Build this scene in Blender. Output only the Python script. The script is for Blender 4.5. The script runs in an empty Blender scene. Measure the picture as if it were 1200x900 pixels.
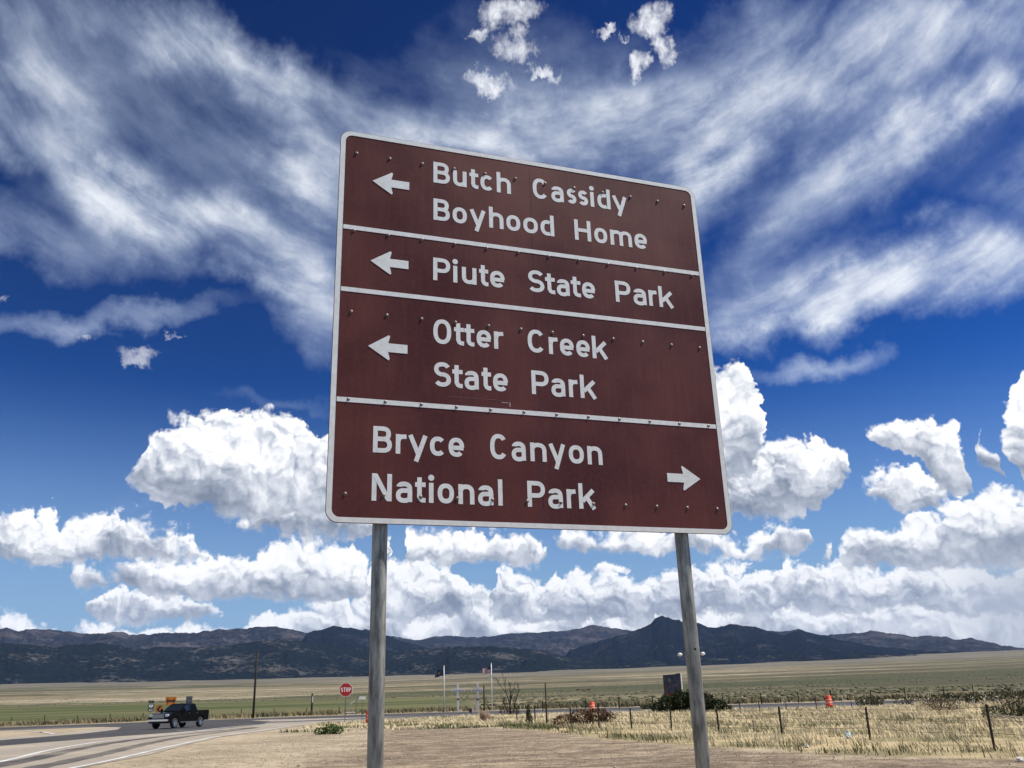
import bpy, bmesh, math, random
import numpy as np
from mathutils import Vector, Matrix

random.seed(7)
rng = np.random.default_rng(11)
R = math.radians
SC = bpy.context.scene
COL = SC.collection

# ------------------------------------------------------------------ camera
EYE = 1.6
FPX, PITCH, ROLL = 1034.41, R(19.559), R(-1.828)      # focal length in photo pixels (1200 wide)


def cam_axes():
    f = np.array([0, math.cos(PITCH), math.sin(PITCH)])
    rt = np.array([1.0, 0, 0])
    up = np.cross(rt, f)
    c, s = math.cos(ROLL), math.sin(ROLL)
    return c * rt + s * up, -s * rt + c * up, f


RT, UP, FW = cam_axes()


def ray(x, y):
    """direction of a photo pixel"""
    d = RT * (x - 600) / FPX - UP * (y - 450) / FPX + FW
    return d / np.linalg.norm(d)


cd = bpy.data.cameras.new('camera')
cam = bpy.data.objects.new('camera', cd)
COL.objects.link(cam)
cd.sensor_fit = 'HORIZONTAL'
cd.sensor_width = 36
cd.lens = 36 * FPX / 1200
cd.clip_start = 0.1
cd.clip_end = 60000
cam.matrix_world = Matrix(((RT[0], UP[0], -FW[0], 0), (RT[1], UP[1], -FW[1], 0), (RT[2], UP[2], -FW[2], EYE), (0, 0, 0, 1)))
SC.camera = cam

SC.view_settings.view_transform = 'Standard'
SC.view_settings.look = 'None'
SC.view_settings.exposure = 0.15
SC.view_settings.gamma = 1.0
SC.cycles.use_denoising = True
SC.cycles.max_bounces = 6
SC.cycles.volume_bounces = 0

# ------------------------------------------------------------------ sun
SUN_AZ, SUN_EL = R(93), R(58)          # azimuth measured from straight ahead towards the right
sd = bpy.data.lights.new('sun', 'SUN')
sd.energy = 5.0
sd.angle = R(0.53)
sd.color = (1.0, 0.955, 0.88)
sun = bpy.data.objects.new('sun', sd)
COL.objects.link(sun)
sv = Vector((math.sin(SUN_AZ) * math.cos(SUN_EL), math.cos(SUN_AZ) * math.cos(SUN_EL), math.sin(SUN_EL)))
sun.rotation_euler = sv.to_track_quat('Z', 'Y').to_euler()
sun.location = (30, 0, 60)


# ------------------------------------------------------------------ node helper
class NT:
    def __init__(self, tree):
        self.t = tree
        self.n = tree.nodes
        self.l = tree.links

    def put(self, sock, v):
        if isinstance(v, bpy.types.NodeSocket):
            self.l.new(v, sock)
        elif v is not None:
            try:
                sock.default_value = v
            except Exception:
                sock.default_value = (*v, 1.0) if len(v) == 3 else v

    def new(self, kind, **props):
        nd = self.n.new(kind)
        for k, v in props.items():
            setattr(nd, k, v)
        return nd

    def m(self, op, a, b=None, c=None, clamp=False):
        nd = self.new('ShaderNodeMath', operation=op, use_clamp=clamp)
        for i, v in enumerate((a, b, c)):
            self.put(nd.inputs[i], v)
        return nd.outputs[0]

    def v(self, op, a, b=None, c=None, out=0, scale=None):
        nd = self.new('ShaderNodeVectorMath', operation=op)
        for i, v in enumerate((a, b, c)):
            if v is not None:
                self.put(nd.inputs[i], v)
        if scale is not None:
            self.put(nd.inputs['Scale'], scale)
        return nd.outputs[out]

    def xyz(self, x=0.0, y=0.0, z=0.0):
        nd = self.new('ShaderNodeCombineXYZ')
        for i, v in enumerate((x, y, z)):
            self.put(nd.inputs[i], v)
        return nd.outputs[0]

    def sep(self, v):
        nd = self.new('ShaderNodeSeparateXYZ')
        self.put(nd.inputs[0], v)
        return nd.outputs

    def noise(self, vec, scale, detail=4.0, rough=0.55, out=0, dist=0.0, dim='3D', lac=2.0):
        nd = self.new('ShaderNodeTexNoise', noise_dimensions=dim)
        self.put(nd.inputs['Vector'], vec)
        self.put(nd.inputs['Scale'], scale)
        self.put(nd.inputs['Detail'], detail)
        self.put(nd.inputs['Roughness'], rough)
        self.put(nd.inputs['Lacunarity'], lac)
        self.put(nd.inputs['Distortion'], dist)
        return nd.outputs[out]

    def voro(self, vec, scale, detail=0.0, rough=0.5, feature='F1', dim='2D', out=0, rand=1.0):
        nd = self.new('ShaderNodeTexVoronoi', voronoi_dimensions=dim, feature=feature)
        self.put(nd.inputs['Vector'], vec)
        self.put(nd.inputs['Scale'], scale)
        if 'Detail' in nd.inputs:
            self.put(nd.inputs['Detail'], detail)
            self.put(nd.inputs['Roughness'], rough)
        self.put(nd.inputs['Randomness'], rand)
        return nd.outputs[out]

    def step(self, v, lo, hi, kind='SMOOTHSTEP', to0=0.0, to1=1.0):
        nd = self.new('ShaderNodeMapRange', interpolation_type=kind)
        for k, x in zip((0, 1, 2, 3, 4), (v, lo, hi, to0, to1)):
            self.put(nd.inputs[k], x)
        return nd.outputs[0]

    def mix(self, f, a, b, mode='MIX'):
        nd = self.new('ShaderNodeMix', data_type='RGBA', blend_type=mode)
        self.put(nd.inputs[0], f)
        self.put(nd.inputs[6], a)
        self.put(nd.inputs[7], b)
        return nd.outputs[2]


# ------------------------------------------------------------------ world: sky with clouds
world = bpy.data.worlds.new('World')
SC.world = world
world.use_nodes = True
wt = NT(world.node_tree)
wt.n.clear()


def azel(x, y):
    d = ray(x, y)
    return math.atan2(d[0], d[1]), math.asin(d[2])


CIRRUS = [  # centre px, half length, half width, angle (deg, clockwise in the picture), strength
    (160, 240, 190, 36, 24, 0.92), (270, 68, 150, 32, 22, 0.72), (372, 228, 70, 42, 48, 0.85), (345, 345, 75, 36, 42, 0.70), (30, 105, 70, 42, 20, 0.55), (200, 150, 250, 110, 25, 0.32),
    (50, 285, 130, 30, 12, 0.50), (120, 378, 110, 15, -6, 0.50), (20, 15, 90, 40, 20, 0.32), (330, 130, 90, 26, 40, 0.45),
    (620, 130, 190, 90, 0, 0.36), (540, 165, 75, 32, 6, 0.72), (832, 188, 85, 46, -45, 0.95), (700, 150, 100, 40, -6, 0.62), (450, 190, 60, 50, 30, 0.45),
    (900, 78, 130, 60, -20, 0.60), (1050, 66, 180, 40, -20, 0.55), (1135, 118, 140, 24, -25, 0.80), (1050, 180, 160, 22, -25, 0.60), (1000, 232, 130, 20, -28, 0.42), (1080, 115, 210, 100, -20, 0.30),
    (1090, 312, 190, 32, -10, 0.95), (915, 362, 105, 26, -14, 0.85), (970, 420, 58, 15, -12, 0.62), (900, 300, 100, 34, -26, 0.36), (1190, 215, 60, 22, -25, 0.35),
    (330, 460, 70, 9, 5, 0.22), (160, 590, 70, 8, 3, 0.12), (1120, 15, 160, 34, -5, 0.40)]
WISP = [(600, 18, 34, 26), (604, 58, 30, 24), (568, 98, 30, 14), (560, 40, 14, 10), (762, 24, 26, 20), (775, 52, 14, 22), (750, 78, 10, 18), (706, 40, 16, 8),
        (640, 84, 22, 8), (730, 50, 12, 6), (162, 412, 24, 10), (205, 395, 8, 5), (92, 398, 12, 5), (4, 357, 7, 6)]

tc = wt.new('ShaderNodeTexCoord')
dirv = wt.v('NORMALIZE', tc.outputs['Generated'])
dx, dy, dz = wt.sep(dirv)
az = wt.m('ARCTAN2', dx, dy)
# the sky in view goes on all round: directions beyond 48 degrees to either side mirror those inside
az = wt.m('SUBTRACT', wt.m('PINGPONG', wt.m('ADD', az, R(48)), R(96)), R(48))
el = wt.m('ARCSINE', dz)
P = wt.xyz(az, el, 0.0)

sky = wt.new('ShaderNodeTexSky', sky_type='NISHITA')
sky.sun_disc = False
sky.sun_elevation = SUN_EL
sky.sun_rotation = SUN_AZ
sky.altitude = 1900
sky.air_density = 1.0
sky.dust_density = 0.25
sky.ozone_density = 2.5
hs = wt.new('ShaderNodeHueSaturation')
hs.inputs['Saturation'].default_value = 1.22
hs.inputs['Value'].default_value = 0.66
wt.l.new(sky.outputs[0], hs.inputs['Color'])
gm = wt.new('ShaderNodeGamma')
gm.inputs[1].default_value = 1.25
wt.l.new(hs.outputs[0], gm.inputs[0])
gm2 = wt.new('ShaderNodeGamma')
gm2.inputs[1].default_value = 1.62
wt.l.new(wt.v('SCALE', gm.outputs[0], scale=0.111), gm2.inputs[0])
deep = wt.v('MULTIPLY', gm2.outputs[0], (5.4, 14.2, 13.2))
hz = wt.step(el, R(1), R(20), 'SMOOTHSTEP', 1.0, 0.0)
base = wt.mix(hz, deep, (2.7, 4.1, 5.9, 1))          # pale air near the horizon



# cumulus in rows, far to near: runs of (photo x, photo y of the top, photo y of the base); a run is one bank of cloud
ROWS = [
    ('A', 0.10, [[(-260, 720, 770), (-120, 712, 770), (0, 730, 770), (40, 721, 770), (75, 735, 770), (105, 731, 770), (150, 727, 770), (190, 725, 770), (232, 735, 770), (290, 730, 770), (330, 721, 770),
                 (360, 712, 770), (400, 702, 770), (430, 688, 770), (470, 690, 770), (500, 700, 770), (540, 706, 770), (556, 690, 770), (590, 706, 770), (620, 698, 770), (650, 690, 770),
                 (700, 696, 770), (760, 706, 770), (800, 690, 770), (850, 680, 770), (900, 690, 770), (950, 680, 770), (1000, 688, 770), (1050, 690, 770), (1100, 688, 770), (1150, 700, 770),
                 (1200, 708, 770), (1320, 690, 770), (1460, 705, 770)]]),
    ('B', 0.05, [[(100, 716, 722), (112, 702, 728), (140, 689, 732), (180, 688, 734), (215, 696, 734), (250, 714, 730), (262, 724, 728)],
                 [(424, 700, 712), (432, 670, 722), (452, 652, 728), (480, 646, 728), (510, 654, 730), (532, 670, 730), (552, 690, 728), (566, 706, 724)],
                 [(566, 690, 702), (576, 676, 724), (592, 662, 730), (612, 670, 730), (628, 672, 732), (650, 660, 732), (680, 658, 732), (700, 662, 732), (716, 666, 732), (738, 668, 732), (752, 678, 732),
                  (766, 670, 730), (790, 663, 728), (822, 668, 726), (850, 655, 724), (880, 660, 722), (905, 672, 722), (925, 652, 720), (960, 660, 720), (1000, 655, 718), (1050, 662, 718), (1100, 656, 718),
                  (1150, 660, 722), (1200, 652, 722), (1330, 660, 720), (1450, 672, 712)],
                 [(-300, 690, 722), (-200, 670, 722), (-80, 690, 722), (-40, 716, 722)]]),
    ('A', 0.0, [[(78, 672, 678), (92, 662, 690), (112, 654, 692), (150, 657, 694), (182, 655, 698), (202, 644, 700), (226, 650, 702), (260, 643, 704), (290, 656, 706), (310, 645, 708), (330, 632, 708),
                  (352, 626, 708), (380, 627, 708), (402, 640, 708), (425, 652, 706), (445, 662, 700), (458, 676, 688)],
                 [(446, 640, 648), (456, 630, 654), (474, 619, 658), (512, 615, 660), (560, 620, 660), (592, 624, 662), (622, 634, 660), (642, 646, 652)],
                 [(650, 630, 636), (664, 620, 646), (700, 617, 650), (760, 616, 648), (800, 622, 646), (840, 626, 650), (872, 632, 652), (902, 616, 654), (940, 611, 652), (964, 626, 646), (974, 638, 642)],
                 [(968, 645, 652), (978, 626, 664), (996, 611, 668), (1022, 608, 668), (1042, 618, 668), (1062, 609, 668), (1090, 599, 668), (1112, 584, 668), (1150, 573, 666), (1200, 577, 664), (1290, 590, 660), (1340, 620, 650)]]),
    ('B', 0.0, [[(-220, 610, 650), (-120, 590, 660), (-50, 602, 662), (0, 608, 660), (20, 600, 662), (45, 590, 664), (66, 600, 664), (90, 612, 660), (112, 604, 658), (150, 596, 658), (182, 602, 658), (206, 614, 656), (232, 626, 652), (250, 640, 646)],
                [(278, 612, 618), (298, 597, 626), (340, 588, 632), (400, 588, 634), (432, 600, 630), (448, 614, 622)],
                [(828, 540, 612), (845, 520, 614), (880, 504, 612), (922, 508, 608), (950, 514, 600), (976, 520, 580), (992, 530, 562), (1002, 542, 552)],
                [(1014, 566, 572), (1034, 545, 588), (1056, 538, 602), (1082, 547, 600), (1102, 566, 592), (1114, 580, 588)],
                [(1290, 520, 600), (1340, 480, 612), (1420, 500, 610), (1480, 560, 600)]]),
    ('A', 0.0, [[(158, 562, 568), (170, 535, 582), (186, 496, 592), (214, 486, 600), (250, 484, 606), (282, 483, 610), (306, 475, 610), (332, 488, 608), (362, 504, 604), (392, 508, 602), (430, 530, 596), (460, 560, 585)],
                [(815, 470, 560), (835, 432, 566), (850, 424, 566), (866, 423, 562), (880, 432, 556), (889, 455, 548), (887, 475, 540), (897, 505, 530), (904, 518, 522)],
                [(1012, 504, 510), (1028, 489, 524), (1060, 492, 534), (1076, 485, 544), (1092, 487, 562), (1102, 500, 576), (1116, 491, 582), (1150, 494, 576), (1160, 510, 556), (1166, 520, 530)],
                [(1154, 520, 552), (1164, 494, 562), (1176, 468, 570), (1190, 444, 572), (1202, 435, 572), (1260, 430, 570), (1300, 460, 560), (1330, 510, 540)],
                [(-180, 500, 560), (-140, 470, 580), (-90, 480, 580), (-60, 540, 560)]]),
]


def curve(x, pts):
    nd = wt.new('ShaderNodeFloatCurve')
    cv = nd.mapping.curves[0]
    nd.mapping.use_clip = False
    pts = sorted(pts)
    cv.points[0].location = (0.0, pts[0][1])
    cv.points[1].location = (1.0, pts[-1][1])
    for p in pts:
        if 0.0005 < p[0] < 0.9995:
            cv.points.new(p[0], p[1])
    for p in cv.points:
        p.handle_type = 'VECTOR'
    nd.mapping.update()
    wt.put(nd.inputs['Value'], x)
    return nd.outputs[0]


EL1 = 0.45          # radians at curve value 1


def row_points(runs, which):
    out = []
    for run in runs:
        pts = []
        for (x, t, b) in run:
            a, e = azel(x, t if which else b)
            pts.append(((a + R(48)) / R(96), e / EL1))
        gap = 0.10
        out.append((pts[0][0] - 0.004, (pts[0][1] - (0.06 if which else -0.06))))
        out += pts
        out.append((pts[-1][0] + 0.004, (pts[-1][1] - (0.06 if which else -0.06))))
    return out


def centred_noise(vec, scale, det, rough):
    return wt.v('SUBTRACT', wt.noise(vec, scale, det, rough, out=1, dim='2D'), (0.5, 0.5, 0.5))


def cirrus_over(col, top):
    wn = centred_noise(P, 6.0, 6.0, 0.62)
    PC = wt.v('MULTIPLY_ADD', wn, (0.15, 0.11, 0), P)
    acc = None
    for (cx, cy, rx, ry, ang, st) in CIRRUS:
        a, e = azel(cx, cy)
        t = R(ang)
        ax_, ex_ = azel(cx + math.cos(t), cy + math.sin(t))
        ay_, ey_ = azel(cx - math.sin(t), cy + math.cos(t))
        Jf = np.array([[ax_ - a, ay_ - a], [ex_ - e, ey_ - e]])
        J = np.linalg.inv(Jf) / np.array([[rx], [ry]])
        he = math.hypot(Jf[1, 0] * rx, Jf[1, 1] * ry)
        if (top and e + 2.2 * he < R(24)) or (not top and e - 2.2 * he > R(26)):
            continue
        d0 = wt.v('SUBTRACT', PC, (a, e, 0))
        uv = wt.xyz(wt.v('DOT_PRODUCT', d0, (J[0, 0], J[0, 1], 0), out=1), wt.v('DOT_PRODUCT', d0, (J[1, 0], J[1, 1], 0), out=1), 0.0)
        r2 = wt.v('DOT_PRODUCT', uv, uv, out=1)
        gz = wt.step(wt.m('SQRT', r2), 1.85, 0.0, 'SMOOTHSTEP', 0.0, st * 0.92)
        acc = gz if acc is None else wt.m('SUBTRACT', wt.m('ADD', acc, gz), wt.m('MULTIPLY', acc, gz))
    if top:
        gen = wt.m('MULTIPLY', wt.step(wt.noise(wt.v('MULTIPLY', P, (1, 2, 1)), 3.0, 3.0, 0.55, dim='2D'), 0.42, 0.70), wt.step(el, R(47), R(56), to1=0.75))
        acc = wt.m('MAXIMUM', acc, gen)
    ra = wt.m('SUBTRACT', az, 0.06)
    re_ = wt.m('SUBTRACT', el, R(88))
    rad = wt.m('SQRT', wt.m('ADD', wt.m('MULTIPLY', ra, ra), wt.m('MULTIPLY', re_, re_)))
    the = wt.m('ARCTAN2', ra, wt.m('MULTIPLY', re_, -1.0))
    fib_p = wt.v('MULTIPLY_ADD', wn, (0.06, 0.13, 0), wt.xyz(the, wt.m('MULTIPLY', rad, 3.4), 0.0))
    fib = wt.noise(fib_p, 6.5, 8.0, 0.585, dim='2D')
    puf = wt.noise(wt.v('MULTIPLY', P, (1.0, 1.3, 1)), 9.0, 8.0, 0.58, dim='2D')
    tex = wt.m('ADD', wt.m('MULTIPLY', fib, 0.62), wt.m('MULTIPLY', puf, 0.38))
    cir = wt.m('MULTIPLY', acc, wt.step(tex, 0.34, 0.66, 'LINEAR', 0.40, 1.38))
    cir = wt.step(cir, 0.04, 1.08, 'LINEAR', 0.0, 0.98)
    white = wt.mix(wt.step(cir, 0.15, 0.9), (5.2, 6.4, 8.4, 1), (8.3, 8.75, 9.4, 1))
    return wt.mix(cir, col, white)


def wisps_over(col, lo):
    PW = wt.v('MULTIPLY_ADD', centred_noise(P, 26.0, 4.0, 0.65), (0.055, 0.055, 0), P)
    acc = None
    for (cx, cy, rx, ry) in WISP:
        if (cy > 300) != lo:
            continue
        a, e = azel(cx, cy)
        ia, ie = 1 / abs(azel(cx + rx, cy)[0] - a), 1 / abs(azel(cx, cy - ry)[1] - e)
        u = wt.v('MULTIPLY_ADD', PW, (ia, ie, 0), (-a * ia, -e * ie, 0))
        d = wt.v('DOT_PRODUCT', u, u, out=1)
        acc = d if acc is None else wt.m('SMOOTH_MIN', acc, d, 0.2)
    wf = wt.m('MAXIMUM', wt.m('SUBTRACT', 1.15, acc), -2.2)
    wf = wt.m('MULTIPLY_ADD', wt.m('SUBTRACT', wt.noise(P, 30.0, 8.0, 0.66, dim='2D'), 0.5), 3.2, wf)
    return wt.mix(wt.step(wf, 0.0, 2.0, to1=0.50 if lo else 0.95), col, (9.6, 9.8, 10.2, 1))


class Billow:
    """cauliflower relief: rounded cells at three sizes over fine fibres, and its slope towards the sun"""

    def __init__(self, seed, ds):
        ps = wt.v('ADD', P, (seed, seed * 0.7, 0))
        self.w = centred_noise(ps, 16.0 * ds, 4.0, 0.58)
        self.ws = wt.sep(self.w)
        k = 1.0 / ds
        self.fine = wt.m('SUBTRACT', wt.noise(ps, 70.0 * ds, 5.0, 0.62, dim='2D'), 0.5)
        out = []
        for dp in ((0, 0, 0), (0.0034 * k, 0.0058 * k, 0)):
            r = wt.v('MULTIPLY_ADD', self.w, (0.050, 0.050, 0), wt.v('ADD', ps, dp))
            f = None
            for sc_, am in ((20.0, 0.72), (46.0, 0.46), (104.0, 0.26)):
                d = wt.voro(wt.v('ADD', r, (sc_, 0, 0)), sc_ * ds, 0.0)
                g = wt.m('MULTIPLY_ADD', wt.m('MULTIPLY', d, d), -am * 1.6, am * 0.34)
                f = g if f is None else wt.m('ADD', f, g)
            out.append(f)
        self.d0 = out[0]
        self.relief = wt.m('SUBTRACT', out[0], out[1])


def cumulus_over(col, rows):
    bil = {'A': Billow(3.1, 1.0), 'B': Billow(12.3, 1.2)}
    for (bn, far, runs) in rows:
        B = bil[bn]
        q = wt.v('MULTIPLY_ADD', B.w, (0.046, 0.034, 0), P)
        qa, qe, _ = wt.sep(q)
        x = wt.m('MULTIPLY_ADD', qa, 1 / R(96), 0.5)
        T = wt.m('MULTIPLY', curve(x, row_points(runs, True)), EL1)
        Bs = wt.m('MULTIPLY', curve(x, row_points(runs, False)), EL1)
        up = wt.m('SUBTRACT', T, qe)
        dn = wt.m('SUBTRACT', qe, Bs)
        m = wt.m('MULTIPLY', wt.m('SMOOTH_MIN', up, wt.m('MULTIPLY', dn, 1.5), 0.010), 1 / 0.020)
        m = wt.m('MAXIMUM', wt.m('MINIMUM', m, 1.2), -1.5)
        t = wt.m('DIVIDE', dn, wt.m('MAXIMUM', wt.m('SUBTRACT', T, Bs), 0.012))
        lump = wt.m('MULTIPLY', B.d0, wt.step(t, 0.0, 0.45, 'SMOOTHSTEP', 0.40, 1.0))
        h = wt.m('ADD', 0.10, wt.m('MULTIPLY_ADD', B.fine, 1.25, wt.m('ADD', m, lump)))
        edge = wt.step(B.ws[0], -0.15, 0.22, 'LINEAR', 0.28, 0.95)
        alpha = wt.step(h, 0.0, edge)
        sh = wt.m('MULTIPLY_ADD', wt.step(t, 0.10, 0.85, 'SMOOTHSTEP'), 0.66, 0.24)
        sh = wt.m('MULTIPLY_ADD', wt.m('MULTIPLY', B.relief, wt.step(t, 0.05, 0.7, 'SMOOTHSTEP', 0.30, 1.0)), 0.72, sh)
        sh = wt.m('MULTIPLY_ADD', B.ws[1], 1.0, sh)
        sh = wt.m('MULTIPLY_ADD', B.d0, 0.20, sh)
        sh = wt.m('MULTIPLY_ADD', B.fine, 0.22, sh)
        sh = wt.m('MULTIPLY_ADD', wt.step(h, 0.75, 0.0), 0.12, sh)
        sh = wt.step(sh, -0.07, 0.98, 'LINEAR')
        rmp = wt.new('ShaderNodeValToRGB')
        cr = rmp.color_ramp
        cr.elements[0].position = 0.0
        cr.elements[0].color = (0.20, 0.235, 0.31, 1)
        cr.elements[1].position = 1.0
        cr.elements[1].color = (1.0, 1.0, 1.0, 1)
        for pos, c in ((0.30, (0.36, 0.40, 0.48, 1)), (0.58, (0.64, 0.67, 0.73, 1)), (0.82, (0.92, 0.93, 0.95, 1))):
            cr.elements.new(pos).color = c
        wt.l.new(sh, rmp.inputs[0])
        cc = wt.v('SCALE', rmp.outputs[0], scale=10.2)
        if far:
            cc = wt.mix(far, cc, (6.6, 7.2, 8.2, 1))
        col = wt.mix(alpha, col, cc)
    return col


def backdrop(col):
    b = wt.new('ShaderNodeBackground')
    b.inputs['Strength'].default_value = 0.10
    wt.l.new(col, b.inputs['Color'])
    return b.outputs[0]


def choose(limit, low, high):
    """only one of the two is worked out for a ray"""
    nd = wt.new('ShaderNodeMixShader')
    wt.l.new(wt.m('GREATER_THAN', el, limit), nd.inputs[0])
    wt.l.new(low, nd.inputs[1])
    wt.l.new(high, nd.inputs[2])
    return nd.outputs[0]


# grey curtain of rain under the cloud at the far right
ra_, re0 = azel(1215, 715)
rn = wt.v('MULTIPLY_ADD', wt.v('MULTIPLY_ADD', centred_noise(wt.v('MULTIPLY', P, (1, 0.4, 1)), 14.0, 4.0, 0.55), (0.05, 0.03, 0), P), (1 / 0.085, 1 / 0.055, 0), (-ra_ / 0.085, -re0 / 0.055, 0))
rain = wt.m('MULTIPLY', wt.m('POWER', 2.718, wt.m('MULTIPLY', wt.v('DOT_PRODUCT', rn, rn, out=1), -1.0)), 0.80)
low = backdrop(wt.mix(rain, cumulus_over(base, ROWS[:4]), (4.5, 4.9, 5.6, 1)))
mid_ = backdrop(cumulus_over(wisps_over(cirrus_over(base, False), True), ROWS[2:]))
high = backdrop(wisps_over(cirrus_over(base, True), False))
surf = choose(R(10.2), choose(R(0.3), backdrop(base), low), choose(R(25), mid_, high))
wo = wt.new('ShaderNodeOutputWorld')
wt.l.new(surf, wo.inputs['Surface'])
world.cycles.sampling_method = 'MANUAL'
world.cycles.sample_map_resolution = 256
SC.cycles.use_adaptive_sampling = True
SC.cycles.adaptive_threshold = 0.02

# ------------------------------------------------------------------ materials
MATS = {}


def mat(name, color=(0.5, 0.5, 0.5), rough=0.7, metal=0.0, spec=0.5, var=0.0, vscale=8.0, bump=0.0, bscale=30.0, color2=None, stretch=None, coat=0.0, detail=5.0, contrast=(0.35, 0.65)):
    """one procedural material: two tones mixed by noise, roughness and fine relief from the same kind of noise"""
    if name in MATS:
        return MATS[name]
    m = bpy.data.materials.new(name)
    m.use_nodes = True
    n = NT(m.node_tree)
    bs = n.n['Principled BSDF']
    tcn = n.new('ShaderNodeTexCoord')
    vec = tcn.outputs['Object']
    if stretch:
        vec = n.v('MULTIPLY', vec, stretch)
    c1 = (*color, 1)
    if color2 is None:
        c2 = tuple(max(0, x * (1 - var)) for x in color) + (1,)
    else:
        c2 = (*color2, 1)
    ns = n.noise(vec, vscale, detail, 0.6)
    f = n.step(ns, contrast[0], contrast[1], 'LINEAR')
    n.put(bs.inputs['Base Color'], n.mix(f, c1, c2))
    bs.inputs['Metallic'].default_value = metal
    bs.inputs['Specular IOR Level'].default_value = spec
    n.put(bs.inputs['Roughness'], n.step(ns, 0.2, 0.8, 'LINEAR', max(0, rough - 0.08), min(1, rough + 0.08)))
    if coat:
        bs.inputs['Coat Weight'].default_value = coat
        bs.inputs['Coat Roughness'].default_value = 0.08
    if bump:
        bn = n.new('ShaderNodeBump')
        bn.inputs['Strength'].default_value = bump
        bn.inputs['Distance'].default_value = 0.02
        n.put(bn.inputs['Height'], n.noise(vec, bscale, 5.0, 0.6))
        n.l.new(bn.outputs[0], bs.inputs['Normal'])
    MATS[name] = m
    return m


# ------------------------------------------------------------------ mesh helpers
class MB:
    def __init__(self):
        self.v, self.f, self.mi = [], [], []

    def add(self, vs, fs, m=0):
        b = len(self.v)
        self.v += [tuple(map(float, p)) for p in vs]
        self.f += [tuple(b + i for i in f) for f in fs]
        self.mi += [m] * len(fs)
        return self

    def box(self, c, s, m=0, rz=0.0, taper=1.0):
        x, y, z = (k / 2 for k in s)
        co, si = math.cos(rz), math.sin(rz)
        vs = []
        for dz in (-z, z):
            t = 1.0 if dz < 0 else taper
            for (dx, dy) in ((-x, -y), (x, -y), (x, y), (-x, y)):
                px, py = dx * t, dy * t
                vs.append((c[0] + px * co - py * si, c[1] + px * si + py * co, c[2] + dz))
        return self.add(vs, [(3, 2, 1, 0), (4, 5, 6, 7), (0, 1, 5, 4), (1, 2, 6, 5), (2, 3, 7, 6), (3, 0, 4, 7)], m)

    def tube(self, pts, radii, n=8, m=0, caps=True):
        pts = [Vector(p) for p in pts]
        if not hasattr(radii, '__len__'):
            radii = [radii] * len(pts)
        vs, fs = [], []
        ref = None
        for i, p in enumerate(pts):
            t = (pts[min(i + 1, len(pts) - 1)] - pts[max(i - 1, 0)]).normalized()
            if ref is None:
                ref = Vector((1, 0, 0)) if abs(t.x) < 0.9 else Vector((0, 1, 0))
            a = (ref - t * ref.dot(t)).normalized()
            ref = a
            b = t.cross(a)
            for k in range(n):
                w = 2 * math.pi * k / n
                vs.append(p + (a * math.cos(w) + b * math.sin(w)) * radii[i])
        for i in range(len(pts) - 1):
            for k in range(n):
                fs.append((i * n + k, i * n + (k + 1) % n, (i + 1) * n + (k + 1) % n, (i + 1) * n + k))
        if caps:
            fs.append(tuple(reversed(range(n))))
            fs.append(tuple((len(pts) - 1) * n + k for k in range(n)))
        return self.add(vs, fs, m)

    def lathe(self, prof, n=20, c=(0, 0, 0), m=0, axis='z', caps=True):
        vs, fs = [], []
        for (r, z) in prof:
            for k in range(n):
                w = 2 * math.pi * k / n
                x, y = r * math.cos(w), r * math.sin(w)
                p = (x, y, z) if axis == 'z' else (x, z, y) if axis == 'y' else (z, x, y)
                vs.append((c[0] + p[0], c[1] + p[1], c[2] + p[2]))
        for i in range(len(prof) - 1):
            for k in range(n):
                fs.append((i * n + k, i * n + (k + 1) % n, (i + 1) * n + (k + 1) % n, (i + 1) * n + k))
        if caps and prof[0][0] > 1e-6:
            fs.append(tuple(reversed(range(n))))
        if caps and prof[-1][0] > 1e-6:
            fs.append(tuple((len(prof) - 1) * n + k for k in range(n)))
        return self.add(vs, fs, m)

    def prism(self, poly, t0, t1, plane='xz', m=0):
        """polygon in a plane, extruded along the third axis from t0 to t1"""
        def put(a, b, t):
            return (a, t, b) if plane == 'xz' else (a, b, t) if plane == 'xy' else (t, a, b)
        k = len(poly)
        vs = [put(a, b, t0) for a, b in poly] + [put(a, b, t1) for a, b in poly]
        fs = [tuple(range(k)), tuple(reversed(range(k, 2 * k)))] + [(i, (i + 1) % k, k + (i + 1) % k, k + i) for i in range(k)]
        return self.add(vs, fs, m)

    def mesh(self, name, mats, smooth=False):
        me = bpy.data.meshes.new(name)
        me.from_pydata(self.v, [], self.f)
        for m in (mats if isinstance(mats, (list, tuple)) else [mats]):
            me.materials.append(m)
        me.polygons.foreach_set('material_index', self.mi)
        me.polygons.foreach_set('use_smooth', [smooth] * len(self.f))
        bm = bmesh.new()
        bm.from_mesh(me)
        bmesh.ops.recalc_face_normals(bm, faces=bm.faces)
        bm.to_mesh(me)
        bm.free()
        me.update()
        return me

    def build(self, name, mats, parent=None, smooth=False, bevel=0.0, auto=False):
        o = bpy.data.objects.new(name, self.mesh(name, mats, smooth))
        COL.objects.link(o)
        o.parent = parent
        if bevel:
            b = o.modifiers.new('bevel', 'BEVEL')
            b.width = bevel
            b.segments = 2
            b.limit_method = 'ANGLE'
        return o


def tag(o, label=None, cat=None, group=None, kind=None):
    for k, v in (('label', label), ('category', cat), ('group', group), ('kind', kind)):
        if v:
            o[k] = v
    return o


def empty(name, loc=(0, 0, 0), rz=0.0, parent=None):
    o = bpy.data.objects.new(name, None)
    COL.objects.link(o)
    o.location = loc
    o.rotation_euler = (0, 0, rz)
    o.empty_display_size = 0.2
    o.parent = parent
    return o


def copy_tree(o, parent=None):
    c = o.copy()
    COL.objects.link(c)
    c.parent = parent
    for ch in list(o.children):
        copy_tree(ch, c)
    return c


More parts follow.
